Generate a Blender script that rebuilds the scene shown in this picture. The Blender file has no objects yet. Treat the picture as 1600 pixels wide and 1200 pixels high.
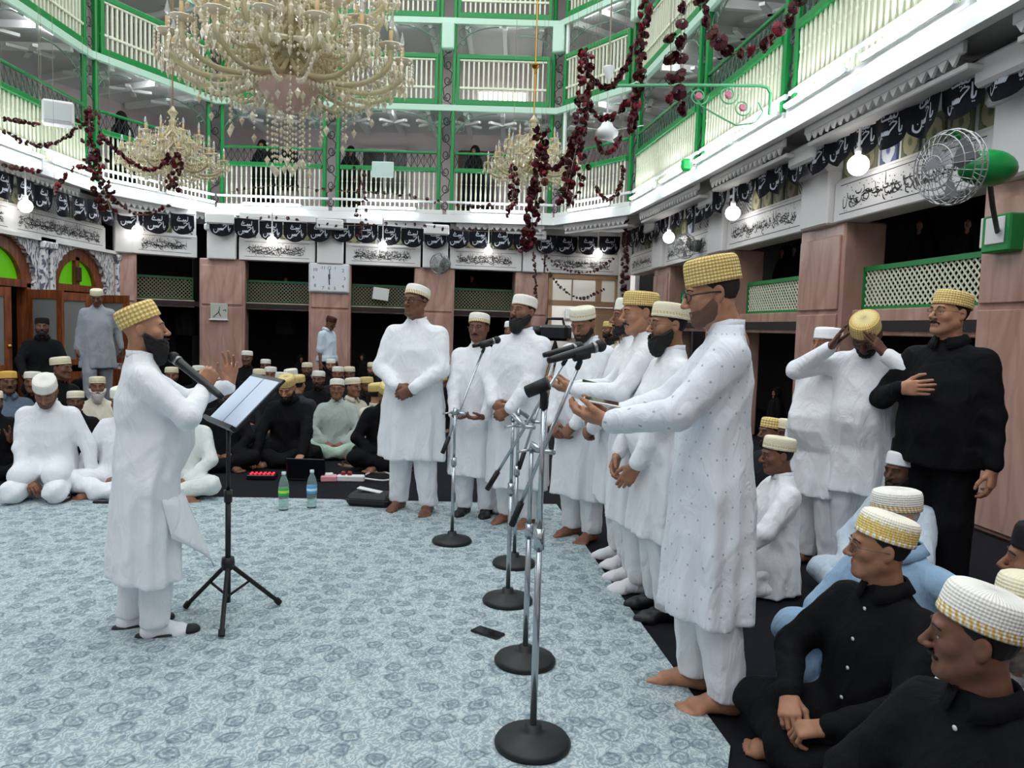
import bpy, bmesh, math, random
import numpy as np
from mathutils import Vector, Matrix, Euler, Quaternion
random.seed(7)
SC = bpy.context.scene
COL = SC.collection
PI = math.pi

# ---------------------------------------------------------------- camera
CAM_H = 1.5
FPX = 1200.0
_pitch = math.atan((600 - 512) / FPX)
_roll = math.atan(0.030)
_f = Vector((0, math.cos(_pitch), -math.sin(_pitch)))
_u0 = Vector((0, math.sin(_pitch), math.cos(_pitch)))
_r0 = Vector((1, 0, 0))
_r = math.cos(_roll) * _r0 + math.sin(_roll) * _u0
_u = -math.sin(_roll) * _r0 + math.cos(_roll) * _u0
cam_d = bpy.data.cameras.new('camera')
cam = bpy.data.objects.new('camera', cam_d)
COL.objects.link(cam)
cam_d.sensor_width = 36
cam_d.lens = FPX / 1600 * 36
cam_d.clip_end = 200
cam.matrix_world = Matrix(((_r.x, _u.x, -_f.x, 0), (_r.y, _u.y, -_f.y, 0), (_r.z, _u.z, -_f.z, CAM_H), (0, 0, 0, 1)))
SC.camera = cam

# ---------------------------------------------------------------- world (added even white fill; roof left out to let it in)
w = bpy.data.worlds.new('world')
SC.world = w
w.use_nodes = True
bg = w.node_tree.nodes['Background']
bg.inputs[0].default_value = (0.92, 0.97, 1.0, 1)
bg.inputs[1].default_value = 2.0
SC.view_settings.view_transform = 'Standard'
SC.view_settings.look = 'None'
SC.view_settings.exposure = 0.34
SC.view_settings.gamma = 1.0
SC.view_settings.use_curve_mapping = False
LED_STRENGTH = 42.0

# ---------------------------------------------------------------- survey helpers: where a line of sight meets a plane of the place
def ray(x, y):
    return (x - 800) / FPX * _r - (y - 600) / FPX * _u + _f
def on_z(x, y, z=0.0):
    d = ray(x, y); t = (z - CAM_H) / d.z
    return Vector((d.x * t, d.y * t, z))
def on_Y(x, y, Y):
    d = ray(x, y); t = Y / d.y
    return Vector((d.x * t, Y, CAM_H + d.z * t))
def on_wall(x, y, P0, P1):
    d = ray(x, y)
    ux, uy = P1[0] - P0[0], P1[1] - P0[1]
    t = (P0[0] * uy - P0[1] * ux) / (d.x * uy - d.y * ux)
    return Vector((d.x * t, d.y * t, CAM_H + d.z * t))

# ---------------------------------------------------------------- materials
MATS = {}
def S(c):
    return tuple(((v / 255) / 12.92 if v / 255 <= .04045 else ((v / 255 + .055) / 1.055) ** 2.4) for v in c) + (1,)
def mat(name, rgb, rough=.6, metal=0, spec=.5, emit=None, es=0, alpha=1, trans=0, ior=1.45, sheen=0):
    if name in MATS: return MATS[name]
    m = bpy.data.materials.new(name); m.use_nodes = True
    b = m.node_tree.nodes['Principled BSDF']
    b.inputs['Base Color'].default_value = S(rgb)
    b.inputs['Roughness'].default_value = rough
    b.inputs['Metallic'].default_value = metal
    b.inputs['Specular IOR Level'].default_value = spec
    b.inputs['IOR'].default_value = ior
    if emit:
        b.inputs['Emission Color'].default_value = S(emit); b.inputs['Emission Strength'].default_value = es
    if alpha < 1: b.inputs['Alpha'].default_value = alpha
    if trans: b.inputs['Transmission Weight'].default_value = trans
    if sheen: b.inputs['Sheen Weight'].default_value = sheen
    MATS[name] = m
    return m
class NT:
    """small helper to wire node materials"""
    def __init__(s, name, rgb, rough=.6, **k):
        s.new = name not in MATS
        s.m = mat(name, rgb, rough, **k); s.t = s.m.node_tree; s.b = s.t.nodes['Principled BSDF']
        s.tc = s.t.nodes.new('ShaderNodeTexCoord')
    def n(s, typ, ins=None, **props):
        nd = s.t.nodes.new(typ)
        for k, v in props.items(): setattr(nd, k, v)
        for k, v in (ins or {}).items():
            if hasattr(v, 'is_linked') or isinstance(v, bpy.types.NodeSocket): s.t.links.new(v, nd.inputs[k])
            else: nd.inputs[k].default_value = v
        return nd
    def ramp(s, fac, stops, interp='LINEAR'):
        r = s.t.nodes.new('ShaderNodeValToRGB'); r.color_ramp.interpolation = interp
        els = r.color_ramp.elements
        while len(els) < len(stops): els.new(.5)
        for e, (p, c) in zip(els, stops): e.position = p; e.color = S(c) if max(c) > 1 or len(c) == 3 else c
        s.t.links.new(fac, r.inputs[0]); return r.outputs[0]
    def mix(s, fac, a, b, mode='MIX'):
        nd = s.t.nodes.new('ShaderNodeMix'); nd.data_type = 'RGBA'; nd.blend_type = mode
        for i, v in ((0, fac), (6, a), (7, b)):
            if isinstance(v, bpy.types.NodeSocket): s.t.links.new(v, nd.inputs[i])
            else: nd.inputs[i].default_value = v if i == 0 else S(v)
        return nd.outputs[2]
    def math(s, op, a, b=0.0, c=None):
        nd = s.t.nodes.new('ShaderNodeMath'); nd.operation = op
        for i, v in enumerate((a, b) if c is None else (a, b, c)):
            if isinstance(v, bpy.types.NodeSocket): s.t.links.new(v, nd.inputs[i])
            else: nd.inputs[i].default_value = v
        return nd.outputs[0]
    def map(s, src='Object', scale=(1, 1, 1), rot=(0, 0, 0), loc=(0, 0, 0)):
        return s.n('ShaderNodeMapping', {'Vector': s.tc.outputs[src], 'Scale': scale, 'Rotation': rot, 'Location': loc}).outputs[0]
    def color(s, sock): s.t.links.new(sock, s.b.inputs['Base Color'])
    def rough(s, sock): s.t.links.new(sock, s.b.inputs['Roughness'])
    def bump(s, h, dist=.01, strength=.5):
        nd = s.n('ShaderNodeBump', {'Height': h, 'Distance': dist, 'Strength': strength})
        s.t.links.new(nd.outputs[0], s.b.inputs['Normal'])

# ---------------------------------------------------------------- mesh builder
class MB:
    def __init__(s): s.v = []; s.f = []; s.mi = []
    def add(s, v, f, mi=0):
        o = len(s.v); s.v += [tuple(p) for p in v]; s.f += [tuple(i + o for i in q) for q in f]; s.mi += [mi] * len(f); return s
    def box(s, c, d, R=None, mi=0):
        x, y, z = d[0] / 2, d[1] / 2, d[2] / 2
        p = [Vector(q) for q in ((-x, -y, -z), (x, -y, -z), (x, y, -z), (-x, y, -z), (-x, -y, z), (x, -y, z), (x, y, z), (-x, y, z))]
        if R is not None: p = [R @ q for q in p]
        c = Vector(c)
        return s.add([q + c for q in p], [(3, 2, 1, 0), (4, 5, 6, 7), (0, 1, 5, 4), (1, 2, 6, 5), (2, 3, 7, 6), (3, 0, 4, 7)], mi)
    def bbox(s, x0, x1, y0, y1, z0, z1, mi=0):
        return s.box(((x0 + x1) / 2, (y0 + y1) / 2, (z0 + z1) / 2), (abs(x1 - x0), abs(y1 - y0), abs(z1 - z0)), None, mi)
    def bevbox(s, c, d, b, R=None, mi=0):
        """box with chamfered edges"""
        x, y, z = d[0] / 2, d[1] / 2, d[2] / 2
        b = min(b, x * .9, y * .9, z * .9)
        pts = []; idx = {}
        for sx in (-1, 1):
            for sy in (-1, 1):
                for sz in (-1, 1):
                    for a in range(3):
                        q = [sx * (x - b), sy * (y - b), sz * (z - b)]; q[a] += (sx, sy, sz)[a] * b
                        idx[(sx, sy, sz, a)] = len(pts); pts.append(Vector(q))
        F = []
        def quad(q, n):
            cc = sum((pts[i] for i in q), Vector()) / len(q)
            nn = (pts[q[1]] - pts[q[0]]).cross(pts[q[2]] - pts[q[1]])
            F.append(tuple(q) if nn.dot(cc) > 0 else tuple(reversed(q)))
        for a in range(3):
            b1, c1 = (a + 1) % 3, (a + 2) % 3
            for sg in (-1, 1):
                q = []
                for (p, r) in ((-1, -1), (1, -1), (1, 1), (-1, 1)):
                    k = [0, 0, 0]; k[a] = sg; k[b1] = p; k[c1] = r; q.append(idx[(*k, a)])
                quad(q, a)
        for a in range(3):
            b1, c1 = (a + 1) % 3, (a + 2) % 3
            for p in (-1, 1):
                for r in (-1, 1):
                    k0 = [0, 0, 0]; k0[a] = -1; k0[b1] = p; k0[c1] = r; k1 = list(k0); k1[a] = 1
                    quad([idx[(*k0, b1)], idx[(*k1, b1)], idx[(*k1, c1)], idx[(*k0, c1)]], a)
        for sx in (-1, 1):
            for sy in (-1, 1):
                for sz in (-1, 1): quad([idx[(sx, sy, sz, a)] for a in range(3)], 0)
        if R is not None: pts = [R @ q for q in pts]
        c = Vector(c)
        return s.add([q + c for q in pts], F, mi)
    def tube(s, path, r, n=8, cap=True, mi=0, flat=None):
        path = [Vector(p) for p in path]
        if not hasattr(r, '__len__'): r = [r] * len(path)
        T = []
        for i in range(len(path)):
            a = path[max(i - 1, 0)]; b = path[min(i + 1, len(path) - 1)]
            t = b - a; T.append(t.normalized() if t.length > 1e-9 else Vector((0, 0, 1)))
        up = Vector((0, 0, 1)) if abs(T[0].z) < .9 else Vector((1, 0, 0))
        N = (up - T[0] * up.dot(T[0])).normalized()
        V = []; F = []
        for i, p in enumerate(path):
            N = N - T[i] * N.dot(T[i])
            N = N.normalized() if N.length > 1e-6 else T[i].orthogonal().normalized()
            B = T[i].cross(N)
            for k in range(n):
                a = 2 * PI * k / n
                V.append(p + (N * math.cos(a) + B * math.sin(a) * (flat or 1)) * r[i])
        for i in range(len(path) - 1):
            for k in range(n):
                k2 = (k + 1) % n
                F.append((i * n + k, i * n + k2, (i + 1) * n + k2, (i + 1) * n + k))
        if cap:
            F.append(tuple(range(n - 1, -1, -1))); F.append(tuple((len(path) - 1) * n + k for k in range(n)))
        return s.add(V, F, mi)
    def lathe(s, prof, c=(0, 0, 0), n=16, mi=0, sx=1, sy=1, R=None):
        V = []; F = []; c = Vector(c)
        for (r, z) in prof:
            for k in range(n):
                a = 2 * PI * k / n; q = Vector((r * sx * math.cos(a), r * sy * math.sin(a), z))
                if R is not None: q = R @ q
                V.append(q + c)
        for i in range(len(prof) - 1):
            for k in range(n):
                k2 = (k + 1) % n; F.append((i * n + k, i * n + k2, (i + 1) * n + k2, (i + 1) * n + k))
        if prof[0][0] > 1e-5: F.append(tuple(range(n - 1, -1, -1)))
        if prof[-1][0] > 1e-5: F.append(tuple((len(prof) - 1) * n + k for k in range(n)))
        return s.add(V, F, mi)
    def sphere(s, c, r, n=12, m=8, mi=0, R=None):
        if not hasattr(r, '__len__'): r = (r, r, r)
        prof = [(math.sin(PI * i / m), -math.cos(PI * i / m)) for i in range(m + 1)]
        V = []; F = []
        for (q, z) in prof:
            for k in range(n):
                a = 2 * PI * k / n; p = Vector((q * math.cos(a) * r[0], q * math.sin(a) * r[1], z * r[2]))
                if R is not None: p = R @ p
                V.append(p + Vector(c))
        for i in range(m):
            for k in range(n):
                k2 = (k + 1) % n; F.append((i * n + k, i * n + k2, (i + 1) * n + k2, (i + 1) * n + k))
        return s.add(V, F, mi)
    def prism(s, poly, y0, y1, mi=0):
        """polygon in xz extruded along y"""
        n = len(poly)
        V = [(p[0], y0, p[1]) for p in poly] + [(p[0], y1, p[1]) for p in poly]
        F = [tuple(range(n)), tuple(range(2 * n - 1, n - 1, -1))] + [(i + n, (i + 1) % n + n, (i + 1) % n, i) for i in range(n)]
        return s.add(V, F, mi)
    def mesh(s, name, mats, smooth=False):
        me = bpy.data.meshes.new(name)
        me.from_pydata(s.v, [], s.f)
        for m in (mats if isinstance(mats, (list, tuple)) else [mats]): me.materials.append(m)
        if any(s.mi): me.polygons.foreach_set('material_index', s.mi)
        if smooth: me.polygons.foreach_set('use_smooth', [True] * len(me.polygons))
        me.validate(); me.update()
        return me
    def build(s, name, mats, parent=None, smooth=False, loc=None, rotz=None):
        o = bpy.data.objects.new(name, s.mesh(name, mats, smooth)); COL.objects.link(o)
        if parent is not None: o.parent = parent
        if loc is not None: o.location = loc
        if rotz is not None: o.rotation_euler.z = rotz
        return o
def link(name, me, parent=None, loc=None, rot=None, scale=None):
    o = bpy.data.objects.new(name, me); COL.objects.link(o)
    if parent is not None: o.parent = parent
    if loc is not None: o.location = loc
    if rot is not None: o.rotation_euler = rot
    if scale is not None: o.scale = scale if hasattr(scale, '__len__') else (scale,) * 3
    return o
def tag(o, label=None, cat=None, group=None, kind=None):
    if label: o['label'] = label
    if cat: o['category'] = cat
    if group: o['group'] = group
    if kind: o['kind'] = kind
    return o
def thing(name, label, cat, loc=(0, 0, 0), rotz=0, group=None):
    o = bpy.data.objects.new(name, None); COL.objects.link(o); o.empty_display_size = .05
    o.location = loc; o.rotation_euler = (0, 0, rotz)
    return tag(o, label, cat, group)
def struct(name, mb, m, parent=None, smooth=False):
    o = mb.build(name, m, parent, smooth)
    if parent is None: o['kind'] = 'structure'
    return o
def sempty(name, loc=(0, 0, 0), rotz=0):
    o = bpy.data.objects.new(name, None); COL.objects.link(o); o.location = loc; o.rotation_euler.z = rotz
    o['kind'] = 'structure'; return o
def arc(pts, n=12):
    """Catmull-Rom through points"""
    P = [Vector(p) for p in pts]; P = [P[0] * 2 - P[1]] + P + [P[-1] * 2 - P[-2]]; out = []
    for i in range(1, len(P) - 2):
        for k in range(n):
            t = k / n; a, b, c, d = P[i - 1], P[i], P[i + 1], P[i + 2]
            out.append(.5 * ((2 * b) + (c - a) * t + (2 * a - 5 * b + 4 * c - d) * t * t + (3 * b - a - 3 * c + d) * t ** 3))
    out.append(P[-2]); return out
# ================================================================ figures: distance-field bodies meshed with surface nets
class Grid:
    def __init__(s, lo, hi, h):
        s.lo = np.array(lo, np.float32); s.h = h
        s.n = np.ceil((np.array(hi) - s.lo) / h).astype(int) + 1
        ax = [(s.lo[i] + h * np.arange(s.n[i])).astype(np.float32) for i in range(3)]
        s.X = ax[0][:, None, None]; s.Y = ax[1][None, :, None]; s.Z = ax[2][None, None, :]
        s.D = None
    def rc(s, a, b, r1, r2=None):
        r2 = r1 if r2 is None else r2
        ax, ay, az = a; bx, by, bz = b[0] - ax, b[1] - ay, b[2] - az
        px, py, pz = s.X - ax, s.Y - ay, s.Z - az
        L = bx * bx + by * by + bz * bz + 1e-12
        t = np.clip((px * bx + py * by + pz * bz) / L, 0, 1)
        return np.sqrt((px - bx * t) ** 2 + (py - by * t) ** 2 + (pz - bz * t) ** 2) - (r1 + (r2 - r1) * t)
    def el(s, c, r, R=None):
        px, py, pz = s.X - c[0], s.Y - c[1], s.Z - c[2]
        if R is not None:
            M = np.array(R.to_3x3().transposed(), np.float32)
            px, py, pz = (M[0, 0] * px + M[0, 1] * py + M[0, 2] * pz, M[1, 0] * px + M[1, 1] * py + M[1, 2] * pz, M[2, 0] * px + M[2, 1] * py + M[2, 2] * pz)
        k0 = np.sqrt((px / r[0]) ** 2 + (py / r[1]) ** 2 + (pz / r[2]) ** 2)
        k1 = np.sqrt((px / r[0] ** 2) ** 2 + (py / r[1] ** 2) ** 2 + (pz / r[2] ** 2) ** 2)
        return k0 * (k0 - 1) / (k1 + 1e-9)
    def u(s, d, k=0.0):
        if s.D is None: s.D = d + np.zeros(s.n, np.float32)
        elif k <= 0: s.D = np.minimum(s.D, d)
        else:
            h = np.clip(.5 + .5 * (s.D - d) / k, 0, 1); s.D = s.D + (d - s.D) * h - k * h * (1 - h)
        return s
    def sub(s, d, k=0.0):
        if k <= 0: s.D = np.maximum(s.D, -d)
        else:
            h = np.clip(.5 - .5 * (s.D + d) / k, 0, 1); s.D = s.D + (-d - s.D) * h + k * h * (1 - h)
        return s
    def cut(s, d): s.D = np.maximum(s.D, d); return s
    def mesh(s):
        D = s.D; D[0] = D[-1] = 1; D[:, 0] = D[:, -1] = 1; D[:, :, 0] = D[:, :, -1] = 1
        S_ = D < 0
        nx, ny, nz = D.shape
        cnt = np.zeros((nx - 1, ny - 1, nz - 1), np.int8)
        for i in (0, 1):
            for j in (0, 1):
                for k in (0, 1): cnt += S_[i:nx - 1 + i, j:ny - 1 + j, k:nz - 1 + k]
        act = (cnt > 0) & (cnt < 8)
        I, J, K = np.nonzero(act)
        idx = -np.ones(act.shape, np.int32); idx[I, J, K] = np.arange(len(I))
        acc = np.zeros((len(I), 3)); num = np.zeros(len(I))
        cs = [(i, j, k) for i in (0, 1) for j in (0, 1) for k in (0, 1)]
        for a in cs:
            for ax in range(3):
                if a[ax]: continue
                b = list(a); b[ax] = 1
                da = D[I + a[0], J + a[1], K + a[2]]; db = D[I + b[0], J + b[1], K + b[2]]
                m = (da < 0) != (db < 0)
                t = np.where(m, da / np.where(m, da - db, 1), 0)
                p = np.array(a, float)[None, :].repeat(len(I), 0); p[:, ax] += t
                acc[m] += p[m]; num[m] += 1
        V = (acc / num[:, None] + np.stack([I, J, K], 1)) * s.h + s.lo
        F = []
        for ax in range(3):
            sl0 = [slice(1, -1)] * 3; sl0[ax] = slice(0, -1); sl1 = [slice(1, -1)] * 3; sl1[ax] = slice(1, None)
            A = S_[tuple(sl0)]; B = S_[tuple(sl1)]
            e = np.nonzero(A != B); inside = A[e]
            base = [e[0] + (0 if ax == 0 else 1), e[1] + (0 if ax == 1 else 1), e[2] + (0 if ax == 2 else 1)]
            b, c = (ax + 1) % 3, (ax + 2) % 3
            def at(db, dc):
                q = [x.copy() for x in base]; q[b] -= db; q[c] -= dc; return idx[q[0], q[1], q[2]]
            q = np.stack([at(1, 1), at(0, 1), at(0, 0), at(1, 0)], 1)
            q[~inside] = q[~inside][:, ::-1]
            F.append(q)
        F = np.concatenate(F)
        F = F[(F >= 0).all(1)]
        return V, F
class Geo:
    """raw geometry (verts, quads) that can be moved and joined"""
    def __init__(s, V=None, F=None): s.V = V if V is not None else np.zeros((0, 3)); s.F = F if F is not None else np.zeros((0, 4), int)
    def tf(s, M, flip=False):
        A = np.array(M); return Geo(s.V @ A[:3, :3].T + A[:3, 3], s.F[:, ::-1] if flip else s.F)
    def join(s, o): return Geo(np.vstack([s.V, o.V]), np.vstack([s.F, o.F + len(s.V)]))
    def me(s, name, m):
        me = bpy.data.meshes.new(name)
        nv, nf = len(s.V), len(s.F)
        me.vertices.add(nv); me.vertices.foreach_set('co', s.V.astype(np.float32).ravel())
        me.loops.add(nf * 4); me.loops.foreach_set('vertex_index', s.F.astype(np.int32).ravel())
        me.polygons.add(nf); me.polygons.foreach_set('loop_start', np.arange(0, nf * 4, 4, dtype=np.int32)); me.polygons.foreach_set('loop_total', np.full(nf, 4, np.int32))
        me.polygons.foreach_set('use_smooth', np.ones(nf, bool))
        me.materials.append(m); me.update(calc_edges=True); return me

# ---------------------------------------------------------------- heads
def head_field(g, kind='mid', neck=True):
    wd = {'lean': .93, 'mid': 1.0, 'round': 1.09}[kind]
    g.u(g.el((0, -.012, .032), (.075 * wd, .094, .086)))
    g.u(g.el((0, .02, -.03), (.062 * wd, .069, .08)), .03)
    for sx in (-1, 1):
        g.u(g.rc((sx * .05 * wd, .0, -.05), (sx * .022, .062, -.092), .022, .019), .03)
        g.u(g.el((sx * .042 * wd, .056, -.02), (.022, .024, .022)), .02)
    g.u(g.el((0, .07, -.096), (.024, .02, .018)), .02)
    g.u(g.rc((-.034, .079, .026), (.034, .079, .026), .012), .02)
    for sx in (-1, 1): g.sub(g.el((sx * .031, .1, .005), (.019, .02, .0125)), .012)
    for sx in (-1, 1): g.u(g.el((sx * .031, .0735, .0095), (.0165, .014, .0085)), .006)
    for sx in (-1, 1): g.u(g.el((sx * .031, .072, -.007), (.0155, .0125, .005)), .006)
    g.u(g.rc((0, .086, .014), (0, .113, -.026), .0075, .012), .012)
    for sx in (-1, 1): g.u(g.el((sx * .0135, .1, -.031), (.009, .012, .008)), .007)
    g.u(g.rc((-.02, .083, -.0575), (.02, .083, -.0575), .007), .008)
    g.u(g.rc((-.017, .083, -.069), (.017, .083, -.069), .0075), .008)
    g.sub(g.rc((-.024, .0945, -.063), (.024, .0945, -.063), .0022), .004)
    for sx in (-1, 1):
        R = Euler((.15, 0, sx * .35)).to_matrix()
        g.u(g.el((sx * .078 * wd, -.012, -.004), (.0075, .02, .032), R), .006)
        g.sub(g.el((sx * .0865 * wd, -.006, .0), (.006, .011, .018), R), .004)
    if neck:
        g.u(g.rc((0, -.022, -.06), (0, -.045, -.2), .052 * wd, .058 * wd), .03)
        g.u(g.rc((0, .028, -.1), (0, .005, -.17), .022, .018), .03)
    return g
_HC = {}
def head_geo(kind, h=.0042):
    if (kind, h) not in _HC:
        g = Grid((-.105, -.125, -.235), (.105, .14, .135), h); head_field(g, kind)
        _HC[(kind, h)] = Geo(*g.mesh())
    return _HC[(kind, h)]
_BC = {}
def beard_mesh(style, kind, m):
    key = (style, kind, m.name)
    if key in _BC: return _BC[key]
    g = Grid((-.105, -.08, -.21), (.105, .15, .07), .0042 if style != 'stubble' else .0034); head_field(g, kind, False)
    n1 = .0015 * (np.sin(g.X * 310 + g.Z * 90) + np.sin(g.Z * 270 + g.Y * 200))
    if style == 'stubble': n1 = n1 * .3
    t = {'full': .013, 'long': .016, 'short': .0036, 'stubble': .003, 'moustache': 0.0}[style]
    D0 = g.D - t - n1
    # cheek line from the ear down to the corner of the mouth
    cheek = (g.Z + .052 + np.clip(.062 - g.Y, 0, 1) * -.72) * .81
    cheek = np.maximum(cheek, -(g.Y - .006 + (g.Z + .09) * .12))
    for sx in (-1, 1): cheek = np.maximum(cheek, -g.el((sx * .082, -.012, -.004), (.035, .026, .038)))
    out = np.maximum(D0, cheek)
    lips = g.el((0, .1, -.0635), (.0235, .05, .0095)); out = np.maximum(out, -lips)
    if style in ('full', 'long'):
        L = .05 if style == 'long' else .028
        ch = np.maximum(g.el((0, .058, -.105 - L * .4), (.052, .045, .04 + L * .55)) + n1, g.Z + .07)
        h = np.clip(.5 + .5 * (out - ch) / .02, 0, 1); out = out + (ch - out) * h - .02 * h * (1 - h)
    if style != 'stubble':
        mo = np.minimum(g.rc((0, .099, -.0475), (.03, .083, -.0575), .0068, .0045), g.rc((0, .099, -.0475), (-.03, .083, -.0575), .0068, .0045)) + n1
        out = mo if style == 'moustache' else np.minimum(out, mo)
    g.D = out + np.zeros(g.n, np.float32)
    _BC[key] = Geo(*g.mesh()).me('beard', m)
    return _BC[key]
def hair_mesh(kind, m):
    key = ('hair', kind, m.name)
    if key in _BC: return _BC[key]
    g = Grid((-.11, -.13, -.1), (.11, .09, .085), .005); head_field(g, kind)
    n1 = .001 * np.sin(g.X * 400 + g.Z * 130)
    d = np.maximum(g.D - .0028 - n1, g.Z - .07)
    d = np.maximum(d, g.Y - .012 - np.clip(g.Z - .02, -.1, .1) * .9)
    d = np.maximum(d, -(g.Z + .032 - np.clip(g.Y + .05, 0, .12) * .45))
    for sx in (-1, 1): d = np.maximum(d, -g.el((sx * .085, -.012, -.012), (.03, .027, .04)))
    g.D = d + np.zeros(g.n, np.float32)
    _BC[key] = Geo(*g.mesh()).me('hair', m)
    return _BC[key]
# ---------------------------------------------------------------- hands and feet
_HND = {}
def hand_geo(pose, side, h=.0036):
    key = (pose, side, h)
    if key in _HND: return _HND[key]
    if (pose, 'R', h) not in _HND:
        P = {'relax': ((.35, .5), (.4, .6), (.45, .65), (.5, .7), 0, .25), 'flat': ((.03, .06),) * 4 + (.05, .1), 'spread': ((.1, .25), (.15, .3), (.2, .4), (.28, .5), .16, .3),
             'grip': ((1.05, 1.3), (1.1, 1.35), (1.15, 1.35), (1.2, 1.35), 0, .9), 'hold': ((.7, .8), (.75, .85), (.8, .9), (.9, .95), 0, .6), 'cup': ((.3, .45), (.3, .45), (.35, .5), (.4, .5), .03, .35)}[pose]
        g = Grid((-.1, -.05, -.13), (.08, .22, .04), h)
        kn = [(-.029, .088, .002), (-.0095, .093, .004), (.011, .088, .003), (.03, .078, -.001)]
        ln = [(.04, .026, .021), (.045, .029, .022), (.041, .027, .021), (.032, .021, .019)]
        for (x, y, z) in kn: g.u(g.rc((x * .62, .0, 0), (x, y, z), .0155, .0125), .014)
        g.u(g.rc((0, -.035, 0), (0, .01, 0), .0265, .025), .015)
        for i in range(4):
            c0, c1 = P[i]; sp = (i - 1.4) * P[4] * 1.1; p = Vector(kn[i]); a = 0
            for j, L in enumerate(ln[i]):
                a += (c0, c1, c1 * .7)[j]
                q = p + Vector((math.sin(sp) * math.cos(a), math.cos(a) * math.cos(sp), -math.sin(a))) * L
                g.u(g.rc(p, q, (.0098, .0089, .0082)[j], (.0089, .0082, .007)[j]), .003); p = q
        th = P[5]
        p0 = Vector((-.02, .018, -.008)); p1 = p0 + Vector((-.028, .033, -.012)); p2 = p1 + Vector((-.02 + .03 * th, .032, -.012 - .02 * th)); p3 = p2 + Vector((-.006 + .026 * th, .026, -.006 - .014 * th))
        g.u(g.rc(p0, p1, .017, .0135), .014); g.u(g.rc(p1, p2, .012, .0105), .004); g.u(g.rc(p2, p3, .0103, .008), .003)
        _HND[(pose, 'R', h)] = Geo(*g.mesh())
    if side == 'L':
        _HND[key] = _HND[(pose, 'R', h)].tf(Matrix.Scale(-1, 4, (1, 0, 0)), True)
    return _HND[key]
def foot_geo(kind, side):
    key = ('foot', kind, side)
    if key in _HND: return _HND[key]
    if ('foot', kind, 'R') not in _HND:
        g = Grid((-.08, -.12, -.01), (.08, .22, .2), .0055)
        up = .006 if 'bare' not in kind else 0
        g.u(g.rc((0, -.055, .034), (-.004, .03, .04), .034 + up, .034 + up))
        g.u(g.rc((0, -.045, .05), (0, -.04, .19), .036 + up, .036 + up), .03)
        g.u(g.rc((0, -.02, .06), (-.006, .09, .028), .032 + up, .028 + up), .03)
        g.u(g.rc((-.02, .1, .02), (.024, .085, .018), .026 + up, .022 + up), .03)
        if 'bare' in kind:
            for i, (x, y, L, r) in enumerate(((-.03, .118, .034, .0135), (-.008, .12, .03, .0098), (.009, .114, .027, .0092), (.024, .105, .024, .0086), (.038, .094, .02, .0082))):
                g.u(g.rc((x * .85, y - .02, .018), (x, y + L, r + .001), r + .002, r), .006)
        else:
            g.u(g.rc((-.012, .1, .02), (-.012, .142, .02), .03, .024), .02); g.u(g.rc((.015, .09, .02), (.012, .12, .02), .03, .022), .02)
        g.cut(-(g.Z + 0 * g.X) + .002)
        if kind == 'shoe': g.cut(g.Z - .075 + 0 * g.X)
        if kind == 'lowbare': g.cut(g.Z - .085 + 0 * g.X)
        _HND[('foot', kind, 'R')] = Geo(*g.mesh())
    if side == 'L': _HND[key] = _HND[('foot', kind, 'R')].tf(Matrix.Scale(-1, 4, (1, 0, 0)), True)
    return _HND[key]

# ---------------------------------------------------------------- cloth, skin and cap materials
SKIN = {}
def skin(k):
    base = {'tan': (176, 128, 100), 'brown': (140, 96, 74), 'deep': (98, 66, 52), 'olive': (158, 114, 88), 'fair': (196, 152, 124), 'dusk': (118, 80, 63)}[k]
    if k in SKIN: return SKIN[k]
    n = NT('skin_' + k, base, .55, spec=.35)
    nz = n.n('ShaderNodeTexNoise', {'Vector': n.map('Object'), 'Scale': 14.0, 'Detail': 3.0}).outputs[0]
    dk = tuple(int(v * .84) for v in base); lt = tuple(min(255, int(v * 1.07)) for v in base)
    n.color(n.ramp(nz, [(.3, dk), (.7, lt)]))
    n.b.inputs['Subsurface Weight'].default_value = .08; n.b.inputs['Subsurface Scale'].default_value = .01
    SKIN[k] = n.m; return n.m
def cloth(name, rgb, rough=.85, wr=.5):
    if name in MATS: return MATS[name]
    n = NT(name, rgb, rough, spec=.2, sheen=.12 if max(rgb) > 60 else 0)
    mp = n.map('Object', (1, 1, .45))
    a = n.n('ShaderNodeTexNoise', {'Vector': mp, 'Scale': 9.0, 'Detail': 4.0, 'Distortion': 1.6}).outputs[0]
    b = n.n('ShaderNodeTexNoise', {'Vector': mp, 'Scale': 700.0, 'Detail': 1.0}).outputs[0]
    n.bump(n.math('ADD', a, n.math('MULTIPLY', b, .02)), .04, wr)
    return n.m
def cloth_dots(name):
    if name in MATS: return MATS[name]
    m = cloth(name, (226, 230, 236)); n = NT(name, (226, 230, 236), .85)
    sep = n.n('ShaderNodeSeparateXYZ', {'Vector': n.tc.outputs['Object']})
    th = n.math('ARCTAN2', sep.outputs[1], sep.outputs[0])
    u = n.math('MULTIPLY', th, 3.6); v = n.math('MULTIPLY', sep.outputs[2], 17.0)
    row = n.math('FLOOR', v); off = n.math('MULTIPLY', n.math('MODULO', row, 2.0), .5)
    fu = n.math('SUBTRACT', n.math('FRACT', n.math('ADD', n.math('ADD', u, off), 40.0)), .5); fv = n.math('SUBTRACT', n.math('FRACT', v), .5)
    d = n.math('SQRT', n.math('ADD', n.math('POWER', n.math('MULTIPLY', fu, 1.0), 2.0), n.math('POWER', n.math('MULTIPLY', fv, .85), 2.0)))
    n.color(n.mix(n.math('LESS_THAN', d, .062), (226, 230, 236), (168, 176, 192)))
    return n.m
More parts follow.
